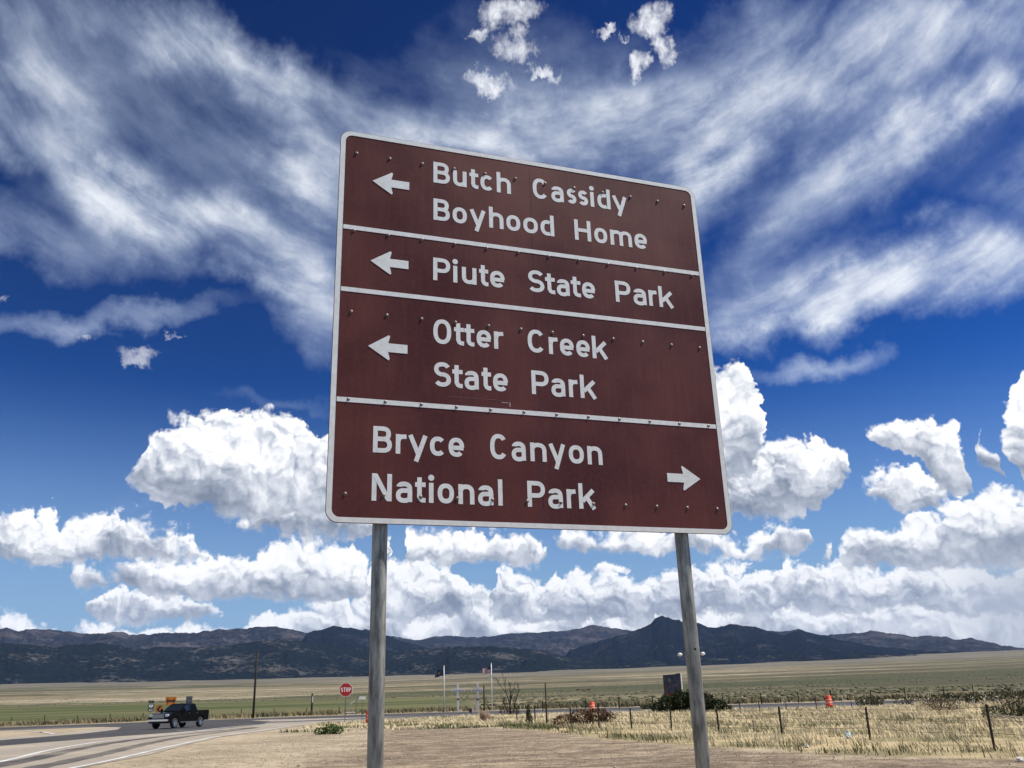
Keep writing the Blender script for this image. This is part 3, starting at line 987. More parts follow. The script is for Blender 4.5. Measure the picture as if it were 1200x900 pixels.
def glyph(ch, w, H=CAP, X=XH, s=STK):
    """strokes (centre lines) of a letter that is w wide"""
    h = s / 2
    L, Rr, T, M = h, w - h, H - h, X - h
    c = w / 2
    rx = c - h
    if ch == 'B':
        m = H * 0.52
        return [[(L, 0), (L, H)], [(L + h, T), (w * 0.52, T)] + sup(w * 0.52, (T + m) / 2, w * 0.42 - h, (T - m) / 2, 90, -90, 12) + [(L + h, m)],
                [(w * 0.5, m - 0.001)] + sup(w * 0.52, (m + h) / 2, w * 0.48 - h, (m - h) / 2, 90, -90, 12) + [(L + h, h)]]
    if ch == 'P':
        m = H * 0.44
        return [[(L, 0), (L, H)], [(L + h, T), (w * 0.52, T)] + sup(w * 0.52, (T + m) / 2, w * 0.48 - h, (T - m) / 2, 90, -90, 14) + [(L + h, m)]]
    if ch == 'C':
        return [sup(c, H / 2, rx, H / 2 - h, 38, 322, 26)]
    if ch == 'O':
        return [sup(c, H / 2, rx, H / 2 - h + 0.003, 0, 360, 34)]
    if ch == 'S':
        ym = H * 0.5
        ry = (T - ym) / 2
        return [sup(c, ym + ry, rx * 0.96, ry, 25, 262, 18, 2.15)[:-1] + sup(c, ym - ry, rx, ry, 98, -150, 20, 2.15)]
    if ch == 'H':
        return [[(L, 0), (L, H)], [(Rr, 0), (Rr, H)], [(L + h, H * 0.5), (Rr - h, H * 0.5)]]
    if ch == 'N':
        return [[(L, 0), (L, H)], [(Rr, 0), (Rr, H)], [(L + h * 0.4, H - h * 0.6), (Rr - h * 0.4, h * 0.6)]]
    if ch == 'T':
        return [[(c, 0), (c, H)], [(0, T), (w, T)]]
    if ch == 'o':
        return [sup(c, X / 2, rx, X / 2 - h, 0, 360, 30)]
    if ch == 'c':
        return [sup(c, X / 2, rx, X / 2 - h, 42, 318, 22)]
    if ch == 'e':
        return [sup(c, X / 2, rx, X / 2 - h, 0, 318, 24), [(L + h * 0.6, X * 0.47), (Rr + h * 0.7, X * 0.47)]]
    if ch == 'a':
        return [[(L + 0.004, X * 0.74)] + sup(c, X * 0.62, rx, X * 0.38 - h, 150, 20, 10) + [(Rr, X * 0.55), (Rr, 0)],
                [(Rr, X * 0.58)] + sup(c, X * 0.31, rx, X * 0.30 - h + 0.008, 80, 290, 14) + [(Rr, h * 1.3)]]
    if ch == 'd':
        return [sup(c, X / 2, rx, X / 2 - h, 62, 298, 20), [(Rr, 0), (Rr, H)]]
    if ch in 'hn':
        return [[(L, 0), (L, H if ch == 'h' else X)], sup(c, X * 0.58, rx, X * 0.42 - h, 165, 0, 12) + [(Rr, 0)]]
    if ch == 'u':
        return [[(L, X), (L, X * 0.42)] + sup(c, X * 0.42, rx, X * 0.42 - h, 180, 345, 12), [(Rr, 0), (Rr, X)]]
    if ch == 'm':
        q = (w - s) / 4
        return [[(L, 0), (L, X)], sup(L + q, X * 0.6, q, X * 0.40 - h, 165, 0, 10) + [(L + 2 * q, 0)], sup(L + 3 * q, X * 0.6, q, X * 0.40 - h, 165, 0, 10) + [(L + 4 * q, 0)]]
    if ch == 'r':
        return [[(L, 0), (L, X)], [(L, X * 0.62), (L + 0.006, X * 0.78), (L + 0.018, M - 0.002), (w, M + 0.001)]]
    if ch == 's':
        ym = X * 0.5
        ry = (M - ym) / 2
        return [sup(c, ym + ry, rx * 0.96, ry, 25, 262, 14, 2.15)[:-1] + sup(c, ym - ry, rx, ry, 98, -150, 16, 2.15)]
    if ch == 't':
        x0 = w * 0.42
        return [[(x0, H * 0.93), (x0, 0.036), (x0 + 0.008, 0.020), (x0 + 0.020, h), (w, h)], [(0, M), (x0 - h, M)], [(x0 + h, M), (w, M)]]
    if ch == 'i':
        return [[(c, 0), (c, X)]]
    if ch == 'l':
        return [[(c, 0), (c, H)]]
    if ch == 'k':
        return [[(L, 0), (L, H)], [(L + h * 0.8, X * 0.40), (w - h * 1.1, X)], [(w * 0.46, X * 0.62), (w - h * 0.9, 0)]]
    if ch == 'y':
        return [[(h * 1.05, X), (c + 0.002, 0.006)], [(w - h * 1.05, X), (c * 0.82, -0.044)]]
    return []


def stroke(mb, line, s, to3, z0, z1):
    """one stroke as a thin raised band with square ends"""
    pts = [Vector(p) for p in line]
    q = [pts[0]]
    for p in pts[1:]:
        if (p - q[-1]).length > 1e-5:
            q.append(p)
    closed = len(q) > 8 and (q[0] - q[-1]).length < s * 0.3
    if closed and (q[0] - q[-1]).length < 1e-3:
        q.pop()
    k = len(q)
    a, b = [], []
    for i in range(k):
        if closed:
            d0, d1 = (q[i] - q[i - 1]), (q[(i + 1) % k] - q[i])
        else:
            d0 = q[i] - q[i - 1] if i else q[1] - q[0]
            d1 = q[i + 1] - q[i] if i < k - 1 else d0
        d0, d1 = d0.normalized(), d1.normalized()
        t = (d0 + d1)
        t = t.normalized() if t.length > 1e-4 else d1
        nrm = Vector((-t.y, t.x))
        mit = 1 / max(0.6, nrm.dot(Vector((-d1.y, d1.x))))
        a.append(q[i] + nrm * s / 2 * mit)
        b.append(q[i] - nrm * s / 2 * mit)
    vs = [to3(p, z1) for p in a] + [to3(p, z1) for p in b] + [to3(p, z0) for p in a] + [to3(p, z0) for p in b]
    fs = []
    for i in range(k if closed else k - 1):
        j = (i + 1) % k
        fs += [(i, j, k + j, k + i), (i, 2 * k + i, 2 * k + j, j), (k + i, k + j, 3 * k + j, 3 * k + i)]
    if not closed:
        fs += [(0, k, 3 * k, 2 * k), (k - 1, 3 * k - 1, 4 * k - 1, 2 * k - 1)]
    mb.add(vs, fs)


def letter(mb, ch, x0, w, y0, z0=0.0017, z1=0.0026, H=CAP, X=XH, s=STK, to=None):
    to = to or (lambda p, z: (p.x, -z, p.y))
    for i, st in enumerate(glyph(ch, w, H, X, s)):
        stroke(mb, [(x0 + a, y0 + b) for a, b in st], s, to, z0, z1 + 0.0003 * i)
    if ch == 'i':
        cx, cy, r = x0 + w / 2, y0 + X + 0.032, 0.0195
        ring = [Vector((cx + r * math.cos(t), cy + r * math.sin(t))) for t in np.linspace(0, 2 * math.pi, 17)[:-1]]
        vs = [to(p, z1) for p in ring] + [to(p, z0) for p in ring]
        mb.add(vs, [tuple(range(16))] + [(i, 16 + i, 16 + (i + 1) % 16, (i + 1) % 16) for i in range(16)])


# ------------------------------------------------------------------ the brown guide sign


def sign_brown():
    m = bpy.data.materials.new('brown_sheeting')
    m.use_nodes = True
    n = NT(m.node_tree)
    bs = n.n['Principled BSDF']
    ob = n.new('ShaderNodeTexCoord').outputs['Object']
    a = n.noise(ob, 1.1, 5.0, 0.55)
    b = n.noise(ob, 38.0, 6.0, 0.7)
    c = n.mix(n.step(a, 0.34, 0.68), (0.066, 0.0130, 0.0085, 1), (0.122, 0.0270, 0.0180, 1))  # broad lighter patches are uneven sheen painted into the brown
    c = n.mix(n.step(b, 0.45, 0.8, 'LINEAR', 0.0, 0.30), c, (0.16, 0.060, 0.048, 1))
    str_ = n.noise(n.v('MULTIPLY', ob, (9.0, 1.0, 0.6)), 3.0, 6.0, 0.65)
    c = n.mix(n.step(str_, 0.52, 0.72, 'LINEAR', 0.0, 0.42), c, (0.058, 0.013, 0.010, 1))
    c = n.mix(n.step(str_, 0.46, 0.30, 'LINEAR', 0.0, 0.25), c, (0.165, 0.048, 0.034, 1))
    n.put(bs.inputs['Base Color'], c)
    n.put(bs.inputs['Roughness'], n.step(a, 0.3, 0.7, 'LINEAR', 0.34, 0.48))
    bs.inputs['Specular IOR Level'].default_value = 0.28
    bn = n.new('ShaderNodeBump')
    bn.inputs['Strength'].default_value = 0.10
    bn.inputs['Distance'].default_value = 0.01
    n.put(bn.inputs['Height'], n.noise(ob, 2.2, 4.0, 0.5))
    n.l.new(bn.outputs[0], bs.inputs['Normal'])
    return m


BROWN = sign_brown()
WHITE = mat('white_sheeting', (0.80, 0.765, 0.69), 0.5, color2=(0.69, 0.655, 0.58), vscale=22.0, spec=0.4)
GALV = mat('galvanised_pipe', (0.37, 0.37, 0.325), 0.6, 0.0, color2=(0.105, 0.102, 0.088), vscale=7.0, stretch=(5.0, 5.0, 0.9), bump=0.15, bscale=40, detail=8.0, contrast=(0.38, 0.68))
STEEL = mat('bolt_steel', (0.30, 0.27, 0.25), 0.45, 0.6, color2=(0.14, 0.10, 0.085), vscale=60.0)
ALU = mat('aluminium', (0.42, 0.43, 0.44), 0.5, 0.7, var=0.3, vscale=12.0)

SW, SH, SZ = 2.740, 2.713, 2.598
sign = empty('guide_sign', (-1.1189, 5.1165, 0.0), R(19.129))
tag(sign, 'large brown direction sign with white border on two grey posts', 'sign')


def to_sign(p, z):
    return (p.x, -z, SZ + p.y)


def rounded(w0, w1, h0, h1, r, corners=(1, 1, 1, 1), n=8):
    """outline, counter-clockwise from the lower left; corners: ll, lr, ur, ul"""
    out = []
    for (cx, cy, a0, on) in ((w0 + r, h0 + r, 180, corners[0]), (w1 - r, h0 + r, 270, corners[1]), (w1 - r, h1 - r, 0, corners[2]), (w0 + r, h1 - r, 90, corners[3])):
        if on:
            out += [(cx + r * math.cos(R(a0 + 90 * i / n)), cy + r * math.sin(R(a0 + 90 * i / n))) for i in range(n + 1)]
        else:
            out.append((w0 if a0 in (180, 90) else w1, h0 if a0 in (180, 270) else h1))
    return out


for i, (w0, w1, cn) in enumerate(((0.0, SW / 2 - 0.0012, (1, 0, 0, 1)), (SW / 2 + 0.0012, SW, (0, 1, 1, 0)))):
    mb = MB()
    mb.prism([(a, SZ + b) for a, b in rounded(w0, w1, 0, SH, 0.075, cn)], -0.0015, 0.0045, 'xz')
    p = mb.build('panel', BROWN, sign)
# border band
oo, ii = rounded(0.003, SW - 0.003, 0.003, SH - 0.003, 0.073, n=10), rounded(0.036, SW - 0.036, 0.034, SH - 0.034, 0.048, n=10)
k = len(oo)
mb = MB()
vs = [(a, -0.0038, SZ + b) for a, b in oo] + [(a, -0.0038, SZ + b) for a, b in ii] + [(a, -0.0016, SZ + b) for a, b in oo] + [(a, -0.0016, SZ + b) for a, b in ii]
fs = []
for i in range(k):
    j = (i + 1) % k
    fs += [(i, j, k + j, k + i), (i, 2 * k + i, 2 * k + j, j), (k + i, k + j, 3 * k + j, 3 * k + i)]
mb.add(vs, fs).build('border', WHITE, sign)
for v in (1.966, 1.513, 0.764):
    MB().box((SW / 2, -0.0027, SZ + v), (SW - 0.082, 0.0022, 0.031)).build('divider', WHITE, sign)

TEXT = [
    ('Butch Cassidy', 2.407, [(0.651, 0.769), (0.793, 0.892), (0.913, 0.978), (0.994, 1.093), (1.116, 1.222), None, (1.391, 1.507), (1.534, 1.631), (1.658, 1.731), (1.748, 1.825), (1.843, 1.876), (1.902, 2.007), (2.022, 2.145)]),
    ('Boyhood Home', 2.111, [(0.651, 0.767), (0.787, 0.89), (0.909, 1.028), (1.052, 1.158), (1.18, 1.284), (1.307, 1.417), (1.438, 1.542), None, (1.702, 1.83), (1.857, 1.96), (1.985, 2.159), (2.182, 2.285)]),
    ('Piute State Park', 1.652, [(0.649, 0.767), (0.786, 0.819), (0.849, 0.952), (0.971, 1.036), (1.049, 1.154), None, (1.326, 1.446), (1.453, 1.526), (1.539, 1.636), (1.647, 1.721), (1.732, 1.833), None, (1.992, 2.113), (2.134, 2.237), (2.258, 2.324), (2.341, 2.46)]),
    ('Otter Creek', 1.198, [(0.65, 0.771), (0.79, 0.858), (0.861, 0.929), (0.945, 1.046), (1.066, 1.132), None, (1.306, 1.428), (1.458, 1.524), (1.54, 1.642), (1.661, 1.763), (1.781, 1.898)]),
    ('State Park', 0.899, [(0.653, 0.767), (0.776, 0.845), (0.858, 0.954), (0.974, 1.039), (1.052, 1.155), None, (1.322, 1.444), (1.462, 1.562), (1.589, 1.654), (1.673, 1.793)]),
    ('Bryce Canyon', 0.438, [(0.271, 0.388), (0.412, 0.479), (0.488, 0.614), (0.628, 0.73), (0.748, 0.85), None, (1.022, 1.137), (1.166, 1.263), (1.294, 1.406), (1.421, 1.541), (1.563, 1.67), (1.696, 1.803)]),
    ('National Park', 0.139, [(0.27, 0.392), (0.417, 0.518), (0.535, 0.601), (0.62, 0.653), (0.677, 0.781), (0.809, 0.912), (0.936, 1.036), (1.065, 1.1), None, (1.264, 1.384), (1.404, 1.505), (1.532, 1.596), (1.617, 1.736)])]
for text, v0, xs in TEXT:
    word, mb = '', MB()
    for ch, x in list(zip(text, xs)) + [(' ', None)]:
        if x is None:
            o = mb.build('lettering', WHITE, sign)
            o['label'] = 'white lettering of the word ' + word
            word, mb = '', MB()
            continue
        word += ch
        letter(mb, ch, x[0], x[1] - x[0], v0, to=to_sign)
ARROW = [(0, 0), (0.132, 0.086), (0.140, 0.078), (0.129, 0.030), (0.254, 0.030), (0.254, -0.030), (0.129, -0.030), (0.140, -0.078), (0.132, -0.086)]
for (ax, av, sgn) in ((0.226, 2.345, 1), (0.226, 1.738, 1), (0.225, 1.133, 1), (2.529, 0.377, -1)):
    MB().prism([(ax + sgn * a, SZ + av + b) for a, b in ARROW], -0.0040, -0.0017, 'xz').build('arrow', WHITE, sign)
# bolts: twelve to a row, through to the rails behind
bm_ = MB().lathe([(0.0001, -0.0105), (0.0035, -0.0100), (0.0062, -0.0085), (0.0078, -0.0055), (0.0080, -0.0042), (0.0115, -0.0038), (0.0115, -0.0016)], 12, axis='y').mesh('bolt', STEEL, True)
for v in (2.543, 1.945, 1.358, 0.766, 0.173):
    for i in range(12):
        share('bolt', bm_, sign, (0.112 + 0.2296 * i, 0.0, SZ + v))
for v in (2.543, 1.945, 1.358, 0.766, 0.173):
    MB().box((SW / 2, 0.024, SZ + v), (SW - 0.06, 0.036, 0.070)).build('rail', ALU, sign)
for u in (0.341, 2.394):
    p = MB().tube([(u, 0.090, -0.5), (u, 0.090, 2.6), (u, 0.090, SZ + SH - 0.12)], 0.046, 24).build('post', GALV, sign, True)
    for e in p.data.polygons:
        e.use_smooth = len(e.vertices) == 4
    c = MB().lathe([(0.050, SZ + SH - 0.13), (0.050, SZ + SH - 0.09), (0.0, SZ + SH - 0.085)], 20, (u, 0.09, 0)).build('post_cap', GALV, sign)
# old scrape below "State" and a pin hole near the top of one post
MB().box((1.13, -0.0020, SZ + 0.823), (0.045, 0.0008, 0.004), rz=0.0).build('scratch', mat('scrape', (0.42, 0.33, 0.30), 0.8), sign)
MB().box((1.165, -0.0020, SZ + 0.812), (0.006, 0.0008, 0.030)).build('scratch', MATS['scrape'], sign)
MB().box((0.93, -0.0020, SZ + 0.836), (0.36, 0.0006, 0.003)).build('scratch', mat('faint_scrape', (0.16, 0.065, 0.052), 0.7), sign)
MB().lathe([(0.0, -0.003), (0.008, -0.003), (0.008, 0.004)], 10, (2.390, 0.044, 1.86), axis='y').build('bolt_hole', mat('black_hole', (0.01, 0.01, 0.01), 0.9), sign)

# ------------------------------------------------------------------ pickup truck
PAINT = mat('black_paint', (0.0035, 0.0038, 0.0045), 0.22, spec=0.06, color2=(0.006, 0.006, 0.006), vscale=3.0)
GLASS = mat('dark_glass', (0.012, 0.016, 0.018), 0.05, spec=0.7)
CHROME = mat('chrome', (0.72, 0.72, 0.72), 0.16, 1.0)
RUBBER = mat('tyre_rubber', (0.018, 0.018, 0.018), 0.85, var=0.3)
BLACK = mat('black_plastic', (0.015, 0.015, 0.016), 0.6)
LAMP = mat('lamp_lens', (0.75, 0.75, 0.74), 0.12, spec=0.8)
RED = mat('red_lens', (0.35, 0.01, 0.01), 0.2)


def make_truck(x, y, rz):
    t = empty('pickup_truck', (x, y, 0.035), rz)
    tag(t, 'black crew-cab pickup truck turning at the junction', 'truck')
    # local x forward, y to the driver's side
    prof = [(-2.95, 0.62), (-2.95, 1.30), (-1.42, 1.30), (-1.38, 1.34), (0.98, 1.34), (1.25, 1.32), (2.45, 1.22), (2.82, 1.12), (2.92, 0.95), (2.92, 0.55), (2.46, 0.50)]

    def arch(cx, r=0.50, n=9):
        return [(cx + r * math.cos(R(a)), 0.44 + r * math.sin(R(a))) for a in np.linspace(8, 172, n)]
    low = arch(1.95) + [(1.42, 0.48), (-1.30, 0.48)] + arch(-1.80) + [(-2.40, 0.55)]
    body = MB().prism(prof + low, -0.97, 0.97, 'xz').build('body', PAINT, t, bevel=0.05)
    # hollow bed: rails, floor, tailgate read from above
    MB().box((-2.18, 0, 1.312), (1.36, 1.62, 0.012)).build('bed_liner', BLACK, t)
    for s in (-1, 1):
        MB().box((-2.18, 0.89 * s, 1.345), (1.50, 0.12, 0.07)).build('bed_rail', PAINT, t, bevel=0.015)
    MB().box((-2.93, 0, 1.33), (0.07, 1.86, 0.06)).build('tailgate', PAINT, t, bevel=0.01)
    # greenhouse
    lo = [(1.22, -0.88), (1.22, 0.88), (-1.36, 0.90), (-1.36, -0.90)]
    hi = [(0.40, -0.72), (0.40, 0.72), (-1.16, 0.74), (-1.16, -0.74)]
    mb = MB()
    mb.add([(a, b, 1.335) for a, b in lo] + [(a, b, 1.915) for a, b in hi], [(0, 1, 2, 3), (7, 6, 5, 4), (0, 4, 5, 1), (1, 5, 6, 2), (2, 6, 7, 3), (3, 7, 4, 0)])
    cab = mb.build('cab', PAINT, t, bevel=0.06)
    MB().box((-0.40, 0, 1.935), (1.40, 1.38, 0.05), taper=0.94).build('roof', PAINT, t, bevel=0.02)

    def pane(name, quad, off):
        q = [Vector(p) for p in quad]
        nrm = (q[1] - q[0]).cross(q[3] - q[0]).normalized()
        cen = sum(q, Vector()) / 4
        if nrm.dot(cen - Vector((-0.2, 0, 1.4))) < 0:
            nrm = -nrm
        mb = MB()
        mb.add([p + nrm * off for p in q] + [p - nrm * 0.01 for p in q], [(0, 1, 2, 3), (4, 5, 6, 7), (0, 1, 5, 4), (1, 2, 6, 5), (2, 3, 7, 6), (3, 0, 4, 7)])
        return mb.build(name, GLASS, t)

    def side_pt(x, f, s):          # point on a side of the greenhouse, f from 0 (belt) to 1 (roof)
        xl0, xl1 = 1.22 + (0.40 - 1.22) * f, -1.36 + (-1.16 + 1.36) * f
        return (xl1 + (xl0 - xl1) * x, s * (0.885 + (0.725 - 0.885) * f), 1.335 + 0.58 * f)
    ws = [(1.22, -0.80, 1.335), (1.22, 0.80, 1.335), (0.40, 0.66, 1.915), (0.40, -0.66, 1.915)]
    f0, f1 = 0.07, 0.90
    pane('windshield', [Vector(ws[0]).lerp(Vector(ws[3]), f0), Vector(ws[1]).lerp(Vector(ws[2]), f0), Vector(ws[1]).lerp(Vector(ws[2]), f1), Vector(ws[0]).lerp(Vector(ws[3]), f1)], 0.006)
    rw = [(-1.36, -0.72, 1.335), (-1.36, 0.72, 1.335), (-1.16, 0.62, 1.915), (-1.16, -0.62, 1.915)]
    pane('rear_window', [Vector(rw[0]).lerp(Vector(rw[3]), 0.2), Vector(rw[1]).lerp(Vector(rw[2]), 0.2), Vector(rw[1]).lerp(Vector(rw[2]), 0.85), Vector(rw[0]).lerp(Vector(rw[3]), 0.85)], 0.006)
    for s in (-1, 1):
        pane('side_window', [side_pt(0.55, 0.08, s), side_pt(0.93, 0.08, s), side_pt(0.90, 0.86, s), side_pt(0.55, 0.86, s)], 0.006)
        pane('side_window', [side_pt(0.12, 0.08, s), side_pt(0.51, 0.08, s), side_pt(0.51, 0.86, s), side_pt(0.12, 0.86, s)], 0.006)
        for (a, b) in ((-0.12, 1.02), (-1.26, -0.16)):
            d = MB().box(((a + b) / 2, 0.972 * s, 0.93), (b - a, 0.012, 0.70)).build('door', PAINT, t, bevel=0.004)
            MB().box((a + 0.16, 0.992 * s, 1.16), (0.20, 0.03, 0.04)).build('handle', CHROME, d, bevel=0.008)
        mr = MB().box((0.98, 1.10 * s, 1.42), (0.13, 0.22, 0.26)).build('mirror', PAINT, t, bevel=0.03)
        MB().box((0.905, 1.10 * s, 1.42), (0.008, 0.18, 0.21)).build('mirror_glass', LAMP, mr)
        MB().box((0.05, 0.98 * s, 0.46), (2.5, 0.14, 0.06)).build('running_board', CHROME, t, bevel=0.015)
        hl = MB().box((2.78, 0.76 * s, 1.00), (0.28, 0.36, 0.26)).build('headlight', LAMP, t, bevel=0.04)
        MB().box((2.94, 0.70 * s, 0.66), (0.06, 0.24, 0.15)).build('fog_light', LAMP, t, bevel=0.02)
        MB().box((-2.945, 0.86 * s, 1.08), (0.05, 0.16, 0.36)).build('tail_light', RED, t, bevel=0.01)
    g = MB().box((2.93, 0, 0.98), (0.07, 1.14, 0.34)).build('grille', BLACK, t, bevel=0.02)
    for k in range(4):
        MB().box((2.972, 0, 0.86 + 0.08 * k), (0.03, 1.10, 0.026)).build('grille_bar', CHROME, g)
    MB().box((2.98, 0, 0.66), (0.16, 1.92, 0.20)).build('front_bumper', CHROME, t, bevel=0.04)
    MB().box((2.96, 0, 0.48), (0.12, 1.60, 0.12)).build('skid_plate', BLACK, t, bevel=0.02)
    MB().box((-3.03, 0, 0.62), (0.16, 1.86, 0.17)).build('rear_bumper', CHROME, t, bevel=0.03)
    for wx in (1.95, -1.80):
        for s in (-1, 1):
            w = empty('wheel', (wx, 0.86 * s, 0.41), 0, t)
            MB().lathe([(0.27, -0.13), (0.37, -0.14), (0.405, -0.10), (0.41, 0.0), (0.405, 0.10), (0.37, 0.14), (0.27, 0.13)], 28, axis='y', caps=False).build('tyre', RUBBER, w, True)
            r = MB().lathe([(0.0001, 0.06 * s), (0.09, 0.075 * s), (0.10, 0.05 * s), (0.22, 0.04 * s), (0.27, 0.12 * s), (0.285, 0.10 * s), (0.28, -0.10 * s)], 24, axis='y', caps=False)
            for k in range(6):
                a = k * math.pi / 3
                r.tube([(0.06 * math.cos(a), 0.085 * s, 0.06 * math.sin(a)), (0.25 * math.cos(a), 0.115 * s, 0.25 * math.sin(a))], 0.026, 6)
            r.build('rim', CHROME, w)
    MB().tube([(-0.1, 0, 1.955), (-0.1, 0, 2.02)], 0.05, 8).build('roof_antenna', BLACK, t)
    MB().box((0.0, 0, 0.50), (4.6, 1.2, 0.18)).build('chassis', BLACK, t)
    return t


tx, ty = flat(209, 853.2)
make_truck(tx, ty, R(-104))

# ------------------------------------------------------------------ road signs
POST_G = mat('sign_post_steel', (0.20, 0.20, 0.19), 0.6, 0.4, var=0.4)
STOPRED = mat('stop_red', (0.36, 0.008, 0.012), 0.45, color2=(0.30, 0.008, 0.012), vscale=6)
SIGNWHITE = mat('sign_white', (0.78, 0.78, 0.76), 0.5, var=0.1)
YELLOW = mat('sign_orange', (0.50, 0.165, 0.012), 0.5, var=0.15)
SIGNBLACK = mat('sign_black', (0.015, 0.015, 0.015), 0.5)
SIGNBACK = mat('sign_back', (0.16, 0.165, 0.17), 0.5, 0.5, var=0.3)
DARKGREEN = mat('dark_green_plate', (0.03, 0.05, 0.035), 0.5)


def facing(x, y):
    """turn that makes local -y look at the camera"""
    return math.atan2(-x, y)


def octagon(r):
    return [(r * math.cos(R(22.5 + 45 * k)), r * math.sin(R(22.5 + 45 * k))) for k in range(8)]


x, y = flat(404, 850)
zt = height_at(800.3, x, 404, y)
st = empty('stop_sign', (x, y, 0), facing(x, y) + R(8))
tag(st, 'red octagonal stop sign on a thin post beside the orange barrel', 'sign')
rr_ = 0.54
zc = zt - rr_ * 0.924
MB().box((0, 0.035, zc / 2 + 0.2), (0.05, 0.05, zc + 0.4)).build('post', POST_G, st)
MB().prism([(a, zc + b) for a, b in octagon(rr_)], -0.004, 0.004).build('border', SIGNWHITE, st)
MB().prism([(a, zc + b) for a, b in octagon(rr_ * 0.945)], -0.008, -0.0045).build('face', STOPRED, st)
mb = MB()
for ch, x0 in zip('STOP', (-0.385, -0.18, 0.02, 0.225)):
    letter(mb, ch, x0, 0.165, zc - 0.16, 0.0085, 0.011, H=0.32, X=0.24, s=0.052, to=lambda p, z: (p.x, -z, p.y))
mb.build('lettering', SIGNWHITE, st)['label'] = 'white lettering of the word STOP'
MB().box((-0.05, 0.03, 0.10), (0.16, 0.16, 0.20)).build('footing', SIGNWHITE, st, bevel=0.03)


def plate_sign(name, px, py_base, py_top, w, parts, label, post=0.04, turn=0.0, legs=1):
    """a roadside sign: parts are (name, z from the top, height, width, material)"""
    x, y = flat(px, py_base)
    z1 = height_at(py_top, x, px, y)
    t = empty(name, (x, y, 0), facing(x, y) + turn)
    tag(t, label, 'sign')
    for i in range(legs):
        ox = 0 if legs == 1 else (-0.3 + 0.6 * i) * w
        MB().box((ox, 0.03, (z1 - 0.03) / 2), (post, post, z1 - 0.03)).build('post', POST_G, t)
    return t, z1


# white rectangular sign
t, z1 = plate_sign('road_sign', 424, 846, 816.2, 0.6, None, 'small blank white sign on a thin post just beside the first sign post')
MB().box((0, 0, z1 - 0.14), (0.60, 0.012, 0.28)).build('face', SIGNWHITE, t, bevel=0.003)
MB().box((0, -0.0075, z1 - 0.235), (0.46, 0.002, 0.012)).build('printed_line', SIGNBACK, t)

# yellow two-way arrow board on two legs, behind the truck
t, z1 = plate_sign('road_sign', 198, 844.5, 816.8, 1.5, None, 'orange board with a black two-way arrow above the pickup truck', legs=2, post=0.08)
MB().box((0, 0, z1 - 0.55), (1.50, 0.02, 1.10)).build('face', YELLOW, t)
MB().prism([(a, z1 - 0.55 + b) for a, b in [(-0.66, 0), (-0.34, 0.33), (-0.34, 0.13), (0.34, 0.13), (0.34, 0.33), (0.66, 0), (0.34, -0.33), (0.34, -0.13), (-0.34, -0.13), (-0.34, -0.33)]], -0.014, -0.011).build('arrow', SIGNBLACK, t)
# chevron board
t, z1 = plate_sign('road_sign', 185, 846, 826.5, 1.0, None, 'square orange chevron sign just beside the front of the pickup truck', post=0.08)
MB().box((0, 0, z1 - 0.5), (0.86, 0.02, 1.0)).build('face', YELLOW, t)
MB().prism([(a, z1 - 0.5 + b) for a, b in [(-0.32, 0), (0.06, 0.42), (0.32, 0.42), (-0.04, 0), (0.32, -0.42), (0.06, -0.42)]], -0.014, -0.011).build('chevron', SIGNBLACK, t)
# route markers
t, z1 = plate_sign('road_sign', 175, 846, 821.0, 0.8, None, 'black and white route markers stacked on one post at the field edge', post=0.09)
MB().box((0, 0, z1 - 0.17), (0.74, 0.016, 0.34)).build('direction_plate', DARKGREEN, t)
for k, zz in enumerate((0.74, 1.22)):
    pl = MB().box((0, 0, z1 - zz), (0.70, 0.016, 0.52 if k == 0 else 0.34)).build('route_plate', SIGNBLACK, t)
    hh = 0.22 if k == 0 else 0.12
    if k == 0:
        pts = [(-0.26, 0.16), (-0.14, 0.22), (0, 0.18), (0.14, 0.22), (0.26, 0.16), (0.24, -0.06), (0, -0.23), (-0.24, -0.06)]
    else:
        pts = [(-0.26, 0), (-0.10, 0.12), (-0.10, 0.05), (0.26, 0.05), (0.26, -0.05), (-0.10, -0.05), (-0.10, -0.12)]
    MB().prism([(a, z1 - zz + b) for a, b in pts], -0.013, -0.010).build('shield' if k == 0 else 'arrow', SIGNWHITE, pl)
# back of a sign behind the cab
t, z1 = plate_sign('road_sign', 219.5, 845, 816.0, 0.8, None, 'grey back of a road sign above the roof of the pickup truck', post=0.08)
MB().box((0, 0, z1 - 0.52), (0.78, 0.016, 1.04)).build('face', SIGNBACK, t)
MB().box((0, -0.012, z1 - 0.30), (0.62, 0.010, 0.05)).build('brace', SIGNBLACK, t)
MB().box((0, -0.012, z1 - 0.75), (0.62, 0.010, 0.05)).build('brace', SIGNBLACK, t)

# ------------------------------------------------------------------ traffic barrels
ORANGE = mat('barrel_orange', (0.78, 0.075, 0.018), 0.5, color2=(0.66, 0.06, 0.02), vscale=5)
BANDW = mat('barrel_band', (0.80, 0.36, 0.26), 0.45, var=0.2)


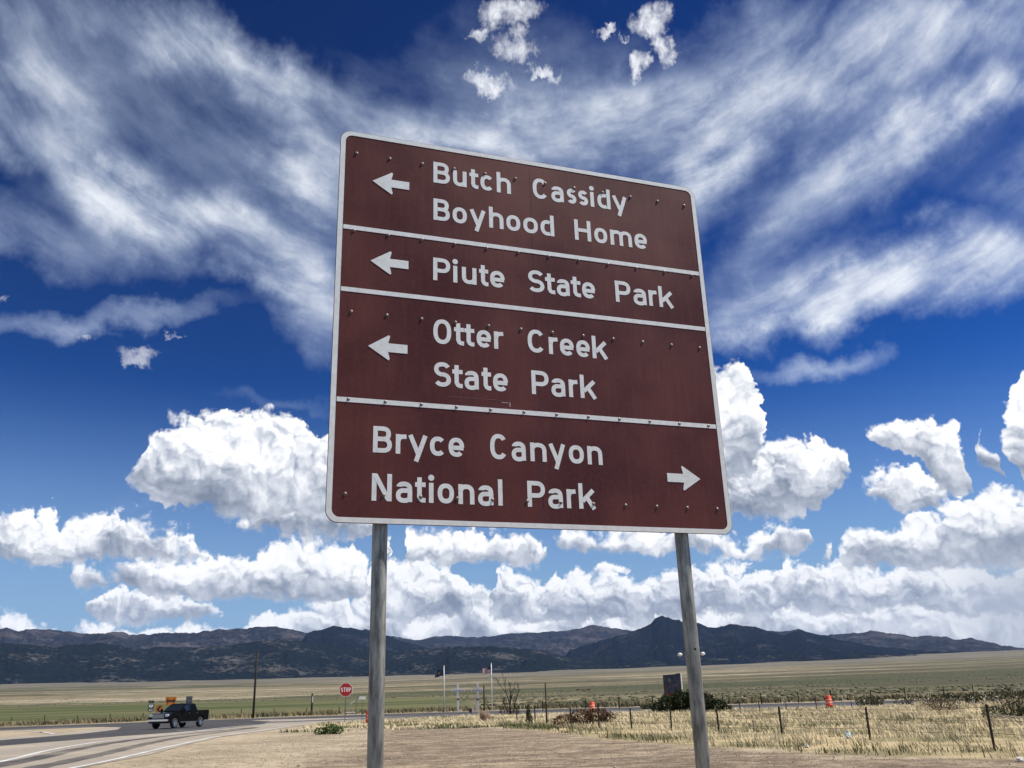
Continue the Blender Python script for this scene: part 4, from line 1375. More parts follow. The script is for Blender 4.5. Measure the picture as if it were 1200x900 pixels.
def make_barrel():
    t = empty('traffic_barrel')
    MB().lathe([(0.29, 0.10), (0.285, 0.34), (0.270, 0.35), (0.262, 0.56), (0.250, 0.57), (0.242, 0.76), (0.228, 0.77), (0.220, 0.92), (0.17, 0.98), (0.0001, 0.985)], 22).build('drum', ORANGE, t, True)
    for (z0, z1, r0, r1) in ((0.38, 0.50, 0.2725, 0.2675), (0.60, 0.71, 0.2525, 0.2478)):
        MB().lathe([(r0, z0), (r1, z1)], 22).build('reflective_band', BANDW, t, True)
    MB().lathe([(0.42, 0.0), (0.42, 0.05), (0.33, 0.10), (0.29, 0.10)], 22).build('base_ring', RUBBER, t)
    MB().tube([(-0.09, 0, 0.98), (-0.08, 0, 1.04), (0.08, 0, 1.04), (0.09, 0, 0.98)], 0.018, 8).build('handle', ORANGE, t)
    return t


barrel = make_barrel()
for i, (px, py, lab) in enumerate(((432.5, 849.5, 'orange traffic barrel half behind the first sign post'),
                                   (972.5, 830.7, 'orange traffic barrel standing alone at the road edge beyond the golden grass'),
                                   (694.5, 836.0, 'small orange traffic barrel behind the brown brush between the sign posts'))):
    b = barrel if i == 0 else copy_tree(barrel)
    x, y = flat(px, py)
    b.location = (x, y, 0.02)
    b.rotation_euler = (0, 0, random.uniform(0, 6))
    tag(b, lab, 'barrel', 'orange traffic barrels along the road')

# ------------------------------------------------------------------ poles, flags, white markers, lamp
WOOD = mat('weathered_pole', (0.036, 0.025, 0.020), 0.9, var=0.5, vscale=6, stretch=(6, 6, 0.6), bump=0.3)
POLEWHITE = mat('pole_white', (0.80, 0.80, 0.78), 0.4, var=0.1)


def pole_thing(name, px, pyb, pyt, r0, r1, material, label, cat, extra=None, n=10):
    x, y = flat(px, pyb)
    z1 = height_at(pyt, x, px, y)
    t = empty(name, (x, y, 0), facing(x, y))
    tag(t, label, cat)
    MB().tube([(0, 0, -0.3), (0, 0, z1 * 0.5), (0, 0, z1)], [r0, (r0 + r1) / 2, r1], n).build('pole', material, t, True)
    return t, z1, x, y


t, z1, x, y = pole_thing('utility_pole', 296.5, 841.5, 763.5, 0.17, 0.12, WOOD, 'tall dark wooden utility pole beyond the road behind the truck', 'pole')
MB().lathe([(0.16, z1 - 0.02), (0.17, z1 + 0.03), (0.0, z1 + 0.09)], 10).build('pole_cap', BLACK, t)
MB().tube([(0.0, -0.17, z1 - 0.6), (0.0, -0.26, z1 - 0.55), (0.0, -0.26, z1 - 0.38)], 0.03, 6).build('insulator', BLACK, t)
t, z1, x, y = pole_thing('utility_pole', 365, 838, 812.5, 0.16, 0.14, WOOD, 'short dark pole with a white tag left of the stop sign', 'pole')
MB().box((0.06, -0.17, z1 - 0.9), (0.14, 0.03, 0.9)).build('white_tag', SIGNWHITE, t)
t, z1, x, y = pole_thing('utility_pole', 641, 851, 800, 0.045, 0.04, WOOD, 'tall thin dark pole standing in the fence line between the sign posts', 'pole', n=8)
t, z1, x, y = pole_thing('utility_pole', 567.5, 833, 803, 0.10, 0.09, WOOD, 'thin dark pole between the white cross post and the flagpole', 'pole', n=8)

FLAGS = {'r': mat('flag_red', (0.33, 0.030, 0.030), 0.8), 'w': mat('flag_white', (0.62, 0.60, 0.58), 0.8), 'b': mat('flag_blue', (0.020, 0.026, 0.075), 0.8), 'g': mat('flag_gold', (0.45, 0.30, 0.05), 0.8)}


def flag(parent, z_top, w, h, kind, seed):
    """cloth blown towards local -x, sagging and rippled"""
    nu, nv = 26, 13
    r2 = random.Random(seed)
    ph = r2.uniform(0, 6)
    vs, fs, mi = [], [], []
    for j in range(nv + 1):
        for i in range(nu + 1):
            u, v = i / nu, j / nv
            sag = 0.42 * u ** 1.5
            xx = -w * u * (0.92 - 0.10 * u)
            yy = 0.10 * math.sin(u * 9 + ph + v * 1.2) * u ** 0.6
            zz = z_top - v * h * (1 - 0.12 * u) - sag * h - 0.03 * math.sin(u * 11 + ph)
            vs.append((xx - 0.06, yy, zz))
    names = ['r', 'w', 'b', 'g']
    for j in range(nv):
        for i in range(nu):
            a = j * (nu + 1) + i
            fs.append((a, a + 1, a + nu + 2, a + nu + 1))
            if kind == 'stripes':
                mi.append(2 if (j < 7 and i < nu * 0.4) else (0 if j % 2 == 0 else 1))
            else:
                mi.append(3 if (4 <= j <= 8 and 10 <= i <= 15) else 2)
    me = bpy.data.meshes.new('flag')
    me.from_pydata(vs, [], fs)
    for k in names:
        me.materials.append(FLAGS[k])
    me.polygons.foreach_set('material_index', mi)
    me.polygons.foreach_set('use_smooth', [True] * len(fs))
    o = bpy.data.objects.new('flag', me)
    COL.objects.link(o)
    o.parent = parent
    s = o.modifiers.new('thickness', 'SOLIDIFY')
    s.thickness = 0.006
    return o


for px, pyb, pyt, kind, lab in ((520.5, 835, 780.5, 'plain', 'white flagpole with a dark blue flag next to the white cross posts'), (576.8, 832.5, 777.5, 'stripes', 'white flagpole flying a red striped flag near the bare tree')):
    t, z1, x, y = pole_thing('flagpole', px, pyb, pyt, 0.075, 0.05, POLEWHITE, lab, 'flagpole')
    MB().lathe([(0.0001, z1 + 0.14), (0.06, z1 + 0.11), (0.08, z1 + 0.06), (0.06, z1 + 0.01), (0.0001, z1)], 12).build('finial', FLAGS['g'], t, True)
    flag(t, z1 - 0.35, 1.45, 0.92, kind, 3 if kind == 'plain' else 8)['label'] = 'dark blue flag blown sideways' if kind == 'plain' else 'red and white striped flag with blue corner'
    MB().tube([(-0.07, 0, z1 - 0.2), (-0.08, 0, 1.2)], 0.008, 5).build('halyard', POLEWHITE, t)

for px, pyb, pyt, lab in ((536.8, 833.5, 801, 'white cross-shaped post next to the dark blue flag'), (560.3, 833, 800, 'white cross-shaped post beside the thin dark pole')):
    x, y = flat(px, pyb)
    z1 = height_at(pyt, x, px, y)
    zb_ = height_at(808.8, x, px, y)
    t = tag(empty('cross_post', (x, y, 0), facing(x, y)), lab, 'marker', 'white cross posts')
    MB().box((0, 0, z1 / 2), (0.32, 0.20, z1)).build('beam', POLEWHITE, t, bevel=0.01)
    b = MB().box((0, -0.11, zb_), (1.95, 0.05, 0.34)).build('crossboard', POLEWHITE, t, bevel=0.01)
    for k in range(7):
        MB().box((-0.78 + 0.26 * k, -0.138, zb_ - 0.07), (0.13, 0.006, 0.13)).build('printed_mark', SIGNBLACK, b)
    MB().box((0, -0.106, zb_ - 1.25), (0.34, 0.01, 0.28)).build('bracket', SIGNBACK, t)

# twin-arm street lamp behind the second sign post
x, y = flat(816.5, 834)
zl = height_at(766.0, x, 811, y)
t = tag(empty('street_lamp', (x, y, 0), facing(x, y)), 'twin-headed white street lamp mostly hidden behind the second sign post', 'street lamp')
MB().tube([(0, 0, 0), (0, 0, zl + 0.1)], [0.09, 0.055], 10).build('pole', POST_G, t, True)
for s, ex in ((-1, 0.98), (1, 0.98)):
    MB().tube([(0, 0, zl - 0.1), (0.35 * s, 0, zl + 0.10), (ex * s * 0.8, 0, zl + 0.08)], 0.028, 8).build('arm', POST_G, t, True)
    h_ = MB().lathe([(0.0001, 0.12), (0.10, 0.10), (0.19, 0.02), (0.22, -0.10), (0.20, -0.11), (0.0001, -0.09)], 16, (ex * s, 0, zl)).build('lamp_head', POLEWHITE, t, True)
    MB().lathe([(0.0001, -0.20), (0.10, -0.17), (0.13, -0.10)], 12, (ex * s, 0, zl)).build('globe', LAMP, h_, True)

# dark blue information board above the juniper
NAVY = mat('board_navy', (0.016, 0.020, 0.042), 0.6, color2=(0.045, 0.055, 0.085), vscale=2.2, contrast=(0.45, 0.6))
RUST = mat('board_rust', (0.14, 0.030, 0.018), 0.7, var=0.4)
x, y = flat(790.5, 833)
t = tag(empty('information_board', (x, y, 0), facing(x, y) + R(-16)), 'dark blue information board standing above the juniper by the second sign post', 'board')
z1, z0 = height_at(789.2, x, 790, y), height_at(816, x, 790, y)
hz_ = (z1 + z0) / 2
MB().prism([(-0.84, z0), (0.86, z0), (0.86, z1), (0.40, z1 - 0.02), (0.36, z1 - 0.07), (-0.84, z1 - 0.10)], -0.05, 0.05).build('panel', NAVY, t)
MB().box((0.90, 0.02, hz_ + 0.02), (0.06, 0.16, z1 - z0 - 0.06)).build('edge_trim', POLEWHITE, t)
MB().box((-0.06, -0.056, z0 + 0.16), (1.50, 0.008, 0.26)).build('lower_band', RUST, t)
for (a, b, w, h, m) in ((-0.22, 0.62, 0.16, 0.34, SIGNBACK), (0.34, 0.72, 0.26, 0.20, mat('board_blue', (0.03, 0.04, 0.13), 0.6)), (0.30, 0.22, 0.5, 0.05, SIGNBACK), (0.30, 0.08, 0.5, 0.05, SIGNBACK), (-0.70, -0.1, 0.14, 0.7, RUST), (0.74, -0.4, 0.10, 0.9, RUST)):
    MB().box((a, -0.058, hz_ + b - 0.2), (w, 0.006, h)).build('printed_patch', m, t)
for s in (-0.6, 0.6):
    MB().box((s, 0.02, z0 / 2), (0.14, 0.14, z0)).build('post', WOOD, t)

# small reflector marker in front of the tall dry tuft
x, y = flat(552.5, 838)
t = tag(empty('road_marker', (x, y, 0), facing(x, y)), 'small dark red and white roadside marker left of the tall dry tuft', 'marker')
MB().box((0, 0.01, 0.24), (0.05, 0.05, 0.5)).build('post', POST_G, t)
MB().box((-0.10, -0.03, 0.44), (0.30, 0.02, 0.36)).build('plate', mat('marker_red', (0.10, 0.012, 0.012), 0.5), t)
MB().box((0.16, -0.03, 0.44), (0.16, 0.02, 0.36)).build('plate', SIGNWHITE, t)

# open pipe frame beyond the stop sign
x, y = flat(411, 838)
t = tag(empty('pipe_gate', (x, y, 0), facing(x, y)), 'small open pipe gate with white braces behind the stop sign post', 'gate')
for px_, hh in ((-0.72, 2.0), (0.72, 2.0)):
    MB().tube([(px_, 0, 0), (px_, 0, hh)], 0.05, 8).build('post', POST_G, t)
MB().tube([(-0.72, 0, 0.35), (0.72, 0, 0.35)], 0.05, 8).build('rail', SIGNWHITE, t)
MB().tube([(-0.1, 0, 1.4), (0.45, 0, 1.85)], 0.05, 8).build('brace', SIGNWHITE, t)

# ------------------------------------------------------------------ fences
TPOST = mat('fence_post_steel', (0.040, 0.030, 0.026), 0.8, var=0.4)
WIRE = mat('fence_wire', (0.055, 0.048, 0.042), 0.7, 0.3)


def fence(posts, label, group, wires, r=0.026, wr=0.0045):
    """posts: (x, y, height); one thing with every post and strand its own part"""
    x0, y0 = posts[0][:2]
    t = tag(empty('wire_fence', (x0, y0, 0)), label, 'fence', group)
    for (x, y, h) in posts:
        zg = float(ground_z(x, y))
        lx, ly = random.uniform(-0.03, 0.03), random.uniform(-0.03, 0.03)
        mb = MB()
        a, b = Vector((x - x0, y - y0, zg - 0.2)), Vector((x - x0 + lx, y - y0 + ly, zg + h))
        mb.tube([a, b], [r, r], 6)
        fl = Vector((r * 0.9, 0, 0))
        mb.add([a - fl * 1.6, b - fl * 1.6, b + fl * 1.6, a + fl * 1.6], [(0, 1, 2, 3)])
        mb.build('post', TPOST, t)
    for f in wires:
        pts = []
        for i in range(len(posts) - 1):
            p, q = posts[i], posts[i + 1]
            for k in range(6):
                s = k / 6
                h = p[2] + (q[2] - p[2]) * s
                z = float(ground_z(p[0] + (q[0] - p[0]) * s, p[1] + (q[1] - p[1]) * s))
                pts.append((p[0] + (q[0] - p[0]) * s - x0, p[1] + (q[1] - p[1]) * s - y0, z + min(h, 1.15) * f - 0.05 * math.sin(math.pi * s)))
        pts.append((posts[-1][0] - x0, posts[-1][1] - y0, float(ground_z(*posts[-1][:2])) + min(posts[-1][2], 1.15) * f))
        MB().tube(pts, wr, 4).build('wire', WIRE, t)
    return t


near_posts = [(13.2, 16.5, 1.1)]
for px, pb, pt in ((1166, 880, 825), (1020, 868, 828.5), (917, 865, 828), (843, 858.5, 832), (787, 856.5, 832), (740.5, 855.5, 830), (702, 854, 824), (669.5, 853, 829), (627.5, 848, 827), (606, 846, 830)):
    x, y = flat(px, pb)
    near_posts.append((x, y, max(0.9, height_at(pt, x, px, y))))
fence(near_posts, 'rusty steel post and wire fence along the golden grass by the gravel', 'wire fences', (0.94, 0.66, 0.38), 0.025)
fp = []
for i in range(15):
    px = 640 + i * 42 + random.uniform(-6, 6)
    d = ray(px, 815)
    x, y = d[0], d[1]
    # runs along the far side of the highway
    dd = (118 - 0.0) / (y + 0.22 * x)
    fp.append((x * dd, y * dd, 1.25 + random.uniform(-0.1, 0.2)))
fence(fp, 'thin post fence on the far side of the highway to the right', 'wire fences', (0.9, 0.55), 0.040, 0.006)
fp = []
for i in range(13):
    d = ray(-20 + i * 38, 815)
    dd = 150 / (d[1] - 0.02 * d[0])
    fp.append((d[0] * dd, d[1] * dd, 1.1 + random.uniform(-0.1, 0.15)))
fence(fp, 'low post fence along the edge of the green field', 'wire fences', (0.9, 0.55), 0.045, 0.006)
mid_posts = []
for px, pb, pt in ((868, 836, 823), (890.7, 835, 821.5), (922, 834, 824), (957.6, 833.5, 816), (999, 832, 822), (1026, 831, 820), (1088, 829, 818)):
    x, y = flat(px, pb)
    mid_posts.append((x, y, height_at(pt, x, px, y)))
fence(mid_posts, 'thin roadside posts between the golden grass and the highway', 'wire fences', (0.8,), 0.022, 0.004)

# ------------------------------------------------------------------ plants


def leaf_cloud(mb, lumps, count, size, seed, flat_=0.5):
    r2 = np.random.default_rng(seed)
    wts = np.array([l[3] * l[4] * l[5] for l in lumps])
    for k in r2.choice(len(lumps), count, p=wts / wts.sum()):
        cx, cy, cz, rx, ry, rz = lumps[k]
        v = r2.normal(size=3)
        v /= np.linalg.norm(v)
        rad = r2.uniform(0.45, 1.0) ** 0.5 * r2.uniform(0.85, 1.12)
        p = np.array([cx + v[0] * rx * rad, cy + v[1] * ry * rad, max(0.02, cz + v[2] * rz * rad)])
        a = r2.normal(size=3)
        a /= np.linalg.norm(a)
        b = np.cross(a, r2.normal(size=3))
        b /= np.linalg.norm(b)
        s = size * r2.uniform(0.6, 1.5)
        mb.add([p - a * s, p + b * s * flat_, p + a * s * 1.1, p - b * s * flat_], [(0, 1, 2, 3)])


def leaf_mat(name, c1, c2, scale=1.2):
    m = mat(name, c1, 0.85, color2=c2, vscale=scale, spec=0.15, contrast=(0.4, 0.6))
    return m


def bush(name, px, py, lumps, count, size, material, label, cat, seed, group=None, stems=5, stem_h=0.6, stem_m=None):
    x, y = flat(px, py)
    t = tag(empty(name, (x, y, 0), facing(x, y)), label, cat, group)
    mb = MB()
    leaf_cloud(mb, lumps, count, size, seed)
    mb.build('foliage', material, t)
    r2 = random.Random(seed)
    mb = MB()
    for k in range(stems):
        l = lumps[k % len(lumps)]
        mb.tube([(l[0] * 0.4, l[1] * 0.3, -0.05), (l[0] * 0.8 + r2.uniform(-0.1, 0.1), l[1], l[2] * 0.6), (l[0] + r2.uniform(-0.2, 0.2), l[1], l[2] + l[5] * 0.5)], [0.04, 0.025, 0.01], 5)
    mb.build('stem', stem_m or WOOD, t)
    return t


JUN = leaf_mat('juniper_leaf', (0.018, 0.026, 0.010), (0.034, 0.046, 0.016))
SAGE = leaf_mat('sage_leaf', (0.125, 0.122, 0.072), (0.075, 0.076, 0.040))
GREENW = leaf_mat('weed_leaf', (0.045, 0.090, 0.018), (0.075, 0.120, 0.030))
BRUSH = leaf_mat('brown_brush', (0.145, 0.085, 0.045), (0.090, 0.055, 0.032))
STRAWB = leaf_mat('straw_brush', (0.24, 0.19, 0.12), (0.14, 0.11, 0.07))

bush('juniper_bush', 806, 835, [(-2.4, 0, 0.45, 0.6, 0.6, 0.5), (-1.5, 0, 0.7, 0.9, 0.8, 0.75), (-0.5, 0.1, 0.95, 0.9, 0.9, 0.85), (0.6, 0, 1.0, 0.9, 0.9, 0.9), (1.5, 0, 0.75, 0.9, 0.8, 0.75), (2.4, 0, 0.5, 0.8, 0.7, 0.5), (3.2, 0, 0.3, 0.5, 0.5, 0.3)],
     5200, 0.10, JUN, 'sprawling dark juniper under the blue information board', 'bush', 5)
bush('weed_clump', 386, 860.5, [(-0.5, 0, 0.18, 0.4, 0.4, 0.2), (0.05, 0, 0.26, 0.4, 0.4, 0.3), (0.45, 0, 0.2, 0.35, 0.4, 0.24)], 900, 0.055, GREENW, 'bright green weed clump on the pale dirt below the stop sign', 'weed', 6, 'small plants', 3)
bush('brown_brush', 686, 851.5, [(-1.1, 0, 0.35, 0.7, 0.5, 0.3), (-0.2, 0.2, 0.5, 0.8, 0.6, 0.4), (0.7, 0.4, 0.55, 0.7, 0.6, 0.4), (1.2, 0.6, 0.45, 0.5, 0.5, 0.3)], 2200, 0.06, BRUSH, 'low heap of rust-brown brush below the small barrel', 'bush', 7)
bush('dark_shrub', 619.5, 849, [(0, 0, 0.45, 0.16, 0.16, 0.42), (0.02, 0, 0.9, 0.12, 0.12, 0.38), (0.08, 0, 0.25, 0.22, 0.2, 0.26)], 1100, 0.045, SAGE, 'narrow upright dark shrub left of the tall thin pole', 'bush', 8)
bush('scrub_bush', 1104, 835, [(-0.6, 0, 0.35, 0.5, 0.5, 0.35), (0, 0, 0.5, 0.5, 0.5, 0.5), (0.6, 0, 0.35, 0.5, 0.5, 0.35)], 700, 0.05, STRAWB, 'bare grey tumbleweed on the golden bank at the right', 'bush', 9, 'scrub bushes', 12)
bush('scrub_bush', 1180, 843, [(-0.5, 0, 0.3, 0.5, 0.5, 0.3), (0.3, 0, 0.4, 0.5, 0.5, 0.45), (0.9, 0, 0.5, 0.5, 0.5, 0.5)], 1300, 0.055, SAGE, 'dark tangled brush at the right picture edge behind the last post', 'bush', 10, 'scrub bushes', 10)
for i, (px, py, w, h) in enumerate(((1085, 826.5, 3.6, 1.0), (1130, 825.5, 2.8, 0.85), (1168, 824, 3.2, 1.1), (1195, 822.5, 3.0, 1.2), (1020, 828, 1.6, 0.9), (760, 831, 1.2, 0.6))):
    lm = [(w * (k / 4 - 0.5), 0, h * 0.42, w * 0.22, 0.7, h * random.uniform(0.35, 0.6)) for k in range(5)]
    bush('sage_bush', px, py, lm, 620, 0.10, SAGE, ('broad olive sage bush beyond the highway, first of the row at right', 'olive sage bush beyond the highway, second of the row at right', 'olive sage bush beyond the highway, third of the row at right',
         'tall olive sage bush beyond the highway at the right picture edge', 'low sage bush by the road right of the lone barrel', 'low sage bush at the road edge left of the blue board')[i], 'bush', 30 + i, 'sage bushes along the highway', 4)

# fallen branches at the right edge
x, y = flat(1180, 849)
t = tag(empty('fallen_branch', (x, y, 0), facing(x, y)), 'pale fallen branches leaning in the grass at the right edge', 'branch')
for k in range(5):
    a = random.uniform(-0.3, 0.3)
    MB().tube([(-0.7 + 0.3 * k, 0.1 * k, 0.45 - 0.05 * k), (-0.2 + 0.3 * k, 0.1 * k, 0.25), (0.35 + 0.3 * k, 0.1 * k + a, 0.03)], [0.02, 0.03, 0.035], 6).build('branch', mat('pale_wood', (0.42, 0.36, 0.27), 0.9, var=0.3), t)


# bare tree
def grow(mb, p, d, length, r, depth, r2):
    n = 3
    pts, rad = [p], [r]
    for i in range(n):
        d = (d + Vector((r2.uniform(-0.16, 0.16), r2.uniform(-0.16, 0.16), 0.05))).normalized()
        pts.append(pts[-1] + d * length / n)
        rad.append(max(0.012, r * (1 - 0.5 * (i + 1) / n)))
    mb.tube(pts, rad, 5 if depth < 2 else 4, caps=False)
    if depth < 4:
        for k in range(3 if depth < 2 else 2):
            a = r2.uniform(0.18, 0.45)
            ax = Vector((r2.uniform(-1, 1), r2.uniform(-1, 1), 0.15)).normalized()
            nd = (d * math.cos(a) + ax * math.sin(a)).normalized()
            grow(mb, pts[r2.choice((1, 2, 3))], nd, length * r2.uniform(0.45, 0.62), rad[-1] * r2.uniform(0.8, 1.0), depth + 1, r2)


x, y = flat(598.5, 838.5)
t = tag(empty('bare_tree', (x, y, 0)), 'leafless dark tree with several upright stems right of the flagpole', 'tree')
r2 = random.Random(5)
for k, (ox, h, lean) in enumerate(((-0.14, 2.1, -0.07), (0.12, 2.2, 0.03), (0.40, 1.8, 0.16), (-0.30, 1.5, -0.26))):
    mb = MB()
    grow(mb, Vector((ox * 0.5, 0, -0.1)), Vector((lean, 0, 1)).normalized(), h, 0.085 if k < 2 else 0.06, 0, r2)
    mb.build('trunk' if k == 0 else 'limb', mat('dead_bark', (0.035, 0.028, 0.024), 0.95, var=0.4), t)
mb = MB()
leaf_cloud(mb, [(-0.6, 0, 0.4, 0.5, 0.4, 0.4), (0.5, 0, 0.35, 0.4, 0.4, 0.35)], 420, 0.06, 4)
mb.build('undergrowth', SAGE, t)

# ------------------------------------------------------------------ grass (uncountable: one object for each kind)


def blade_mesh(name, X, Y, Z, Hh, W, lean, tint, material, seed):
    """one tapered blade (two triangles) at each point, leaning with the wind"""
    r2 = np.random.default_rng(seed)
    k = len(X)
    ang = r2.uniform(0, 2 * np.pi, k)
    cx, cy = np.cos(ang) * W / 2, np.sin(ang) * W / 2
    la = r2.uniform(0, 2 * np.pi, k)
    lx = lean * Hh * (0.55 * np.cos(la) - 0.5)
    ly = lean * Hh * 0.55 * np.sin(la)
    v = np.empty((k, 5, 3), np.float32)
    v[:, 0] = np.stack([X - cx, Y - cy, Z - 0.02], 1)
    v[:, 1] = np.stack([X + cx, Y + cy, Z - 0.02], 1)
    v[:, 2] = np.stack([X + lx * 0.4 - cx * 0.75, Y + ly * 0.4 - cy * 0.75, Z + Hh * 0.6], 1)
    v[:, 3] = np.stack([X + lx * 0.4 + cx * 0.75, Y + ly * 0.4 + cy * 0.75, Z + Hh * 0.6], 1)
    v[:, 4] = np.stack([X + lx, Y + ly, Z + Hh], 1)
    b = np.arange(k)[:, None] * 5
    tri = np.concatenate([b + [0, 1, 3], b + [0, 3, 2], b + [2, 3, 4]], 1).reshape(-1, 3)
    me = grid_mesh(name, v[..., 0].ravel(), v[..., 1].ravel(), v[..., 2].ravel(), tri, material, False)
    add_attr(me, 'tint', np.repeat(tint, 5, 0).astype(np.float32))
    return me


def grass_mat(name):
    m = bpy.data.materials.new(name)
    m.use_nodes = True
    n = NT(m.node_tree)
    bs = n.n['Principled BSDF']
    at = n.new('ShaderNodeAttribute')
    at.attribute_name = 'tint'
    n.put(bs.inputs['Base Color'], at.outputs['Color'])
    bs.inputs['Roughness'].default_value = 0.8
    bs.inputs['Specular IOR Level'].default_value = 0.2
    # a blade is curved and folded: light it as the tuft it belongs to, mostly from above
    geo = n.new('ShaderNodeNewGeometry')
    nn = n.v('NORMALIZE', n.v('ADD', n.v('SCALE', geo.outputs['Normal'], scale=0.55), (0, 0, 1)))
    n.l.new(nn, bs.inputs['Normal'])
    tr = n.new('ShaderNodeBsdfTranslucent')
    n.l.new(at.outputs['Color'], tr.inputs[0])
    mx = n.new('ShaderNodeMixShader')
    mx.inputs[0].default_value = 0.22
    n.l.new(bs.outputs[0], mx.inputs[1])
    n.l.new(tr.outputs[0], mx.inputs[2])
    n.l.new(mx.outputs[0], n.n['Material Output'].inputs[0])
    return m


GM = grass_mat('grass_blades')


def scatter(poly, count, dens_fn, seed, near_bias=True):
    r2 = np.random.default_rng(seed)
    xs = [p[0] for p in poly]
    ys = [p[1] for p in poly]
    X = r2.uniform(min(xs), max(xs), count)
    Y = r2.uniform(min(ys), max(ys), count)
    ok = in_poly(X, Y, poly) & (np.abs(X) < Y * 0.66 + 2) & (Y > 14)
    X, Y = X[ok], Y[ok]
    keep = r2.uniform(0, 1, len(X)) < dens_fn(X, Y)
    return X[keep], Y[keep]


def gz_near(X, Y):
    return np.where(in_poly(X, Y, GRASS) & (X > -10), 0.10 * (fbm(X / 3, Y / 3, 3, 8) - 0.4) * np.clip(1 - np.abs(np.hypot(X, Y) - 60) / 90, 0, 1), 0.0)


# golden verge: clumped, tall and pale, with greener and browner drifts
def verge_density(X, Y):
    cl = fbm(X / 0.9, Y / 0.9, 3, 31)
    e = poly_dist(X, Y, GRAVEL_EDGE)
    return np.clip((cl - 0.38) * 3.6, 0.02, 1) * np.clip((fbm(X / 4, Y / 3, 3, 33) - 0.27) * 5, 0.1, 1) * np.clip(e / 0.5, 0.25, 1) * np.clip(45 / np.hypot(X, Y), 0.45, 1.0)


X, Y = scatter(GRASS, 760000, verge_density, 91)
e = poly_dist(X, Y, GRAVEL_EDGE)
drift = fbm(X / 5 + 3, Y / 2.2, 4, 71)
r2 = np.random.default_rng(3)
straw = np.array([0.72, 0.57, 0.32])
pale = np.array([0.82, 0.71, 0.48])
olive = np.array([0.205, 0.190, 0.100])
green = np.array([0.075, 0.085, 0.026])
u = r2.uniform(0, 1, (len(X), 1))
tint = straw * (1 - u) + pale * u
go = np.clip((drift - 0.515) * 8, 0, 1)[:, None]
tint = tint * (1 - go) + (olive * (0.8 + 0.6 * u)) * go
edge_green = (np.clip(1.25 - np.abs(e - 1.1) / 1.5, 0, 1) * np.clip((fbm(X / 2.5, Y / 2.5, 3, 77) - 0.22) * 6, 0, 1))[:, None]
tint = tint * (1 - edge_green) + (green * (0.7 + 0.9 * u)) * edge_green
hgt = r2.uniform(0.08, 0.32, len(X)) * (0.55 + 0.9 * fbm(X / 1.6, Y / 1.6, 3, 15)) * np.where(go[:, 0] > 0.5, 0.72, 1.0)
hgt = hgt * (1 + 0.7 * np.clip((X - 24) / 10, 0, 1))
me = blade_mesh('grass', X, Y, gz_near(X, Y), hgt, r2.uniform(0.016, 0.034, len(X)) * np.clip(np.hypot(X, Y) / 38, 0.7, 2.2), 0.8, tint, GM, 4)
o = bpy.data.objects.new('grass', me)
COL.objects.link(o)
tag(o, 'tall golden dry grass with olive drifts along the fence', kind='stuff')

# thin tufts on the bare shoulder between the sign posts and along the far road edge
SHO = [(-15, 58), (-6, 56), (2, 50), (2, 80), (-8, 90), (-17, 80)]
X, Y = scatter(SHO, 60000, lambda X, Y: np.clip((fbm(X / 2.4, Y / 1.3, 4, 51) - 0.46) * 4, 0, 1), 19)
u = r2.uniform(0, 1, (len(X), 1))
gsel = (fbm(X / 3, Y / 1.5, 3, 52) > 0.52)[:, None]
tint = np.where(gsel, np.array([0.10, 0.115, 0.045]) * (0.7 + 0.7 * u), straw * (1 - u) + pale * u)
me = blade_mesh('grass', X, Y, 0 * X, r2.uniform(0.06, 0.24, len(X)), r2.uniform(0.03, 0.06, len(X)), 0.8, tint, GM, 5)
o = bpy.data.objects.new('grass', me)
COL.objects.link(o)
tag(o, 'short sparse tufts on the pale shoulder between the sign posts', kind='stuff')

# rough growth along the far side of the highway
FARV = [(-120, 96), (-60, 128), (-30, 136), (0, 130), (30, 116), (60, 106), (110, 90), (120, 104), (60, 126), (30, 140), (0, 150), (-40, 160), (-90, 140)]
X, Y = scatter(FARV, 90000, lambda X, Y: np.clip((fbm(X / 4, Y / 4, 4, 61) - 0.36) * 3, 0.1, 1), 29)
u = r2.uniform(0, 1, (len(X), 1))
gsel = np.clip((fbm(X / 9, Y / 5, 3, 62) - 0.42) * 6, 0, 1)[:, None]
tint = (np.array([0.075, 0.072, 0.036]) * (0.6 + 0.9 * u)) * gsel + (np.array([0.23, 0.185, 0.10]) * (0.7 + 0.6 * u)) * (1 - gsel)
me = blade_mesh('grass', X, Y, ground_z(X, Y), r2.uniform(0.2, 0.8, len(X)) * (0.5 + fbm(X / 6, Y / 6, 3, 63)), r2.uniform(0.08, 0.18, len(X)), 0.7, tint, GM, 6)
o = bpy.data.objects.new('grass', me)
COL.objects.link(o)
tag(o, 'rough dark growth along the far edge of the highway', kind='stuff')

# tall feathery tuft right of the marker
x, y = flat(571.5, 846)
t = tag(empty('dry_tuft', (x, y, 0)), 'tall pale feathery clump of dry grass right of the white cross posts', 'grass clump')
k = 900
ang, rad = r2.uniform(0, 2 * np.pi, k), 0.34 * np.sqrt(r2.uniform(0, 1, k))
u = r2.uniform(0, 1, (k, 1))
tint = np.array([0.58, 0.42, 0.29]) * (0.75 + 0.5 * u)
me = blade_mesh('blades', rad * np.cos(ang), rad * np.sin(ang), 0 * rad, r2.uniform(0.55, 1.25, k) * (1 - 1.9 * rad), r2.uniform(0.015, 0.035, k), 0.9, tint, GM, 7)
o = bpy.data.objects.new('blades', me)
COL.objects.link(o)
o.parent = t
mb = MB()
leaf_cloud(mb, [(-0.42, 0, 0.4, 0.14, 0.14, 0.42)], 260, 0.05, 14)
mb.build('dead_stalks', mat('rust_stalk', (0.11, 0.045, 0.022), 0.9), t)

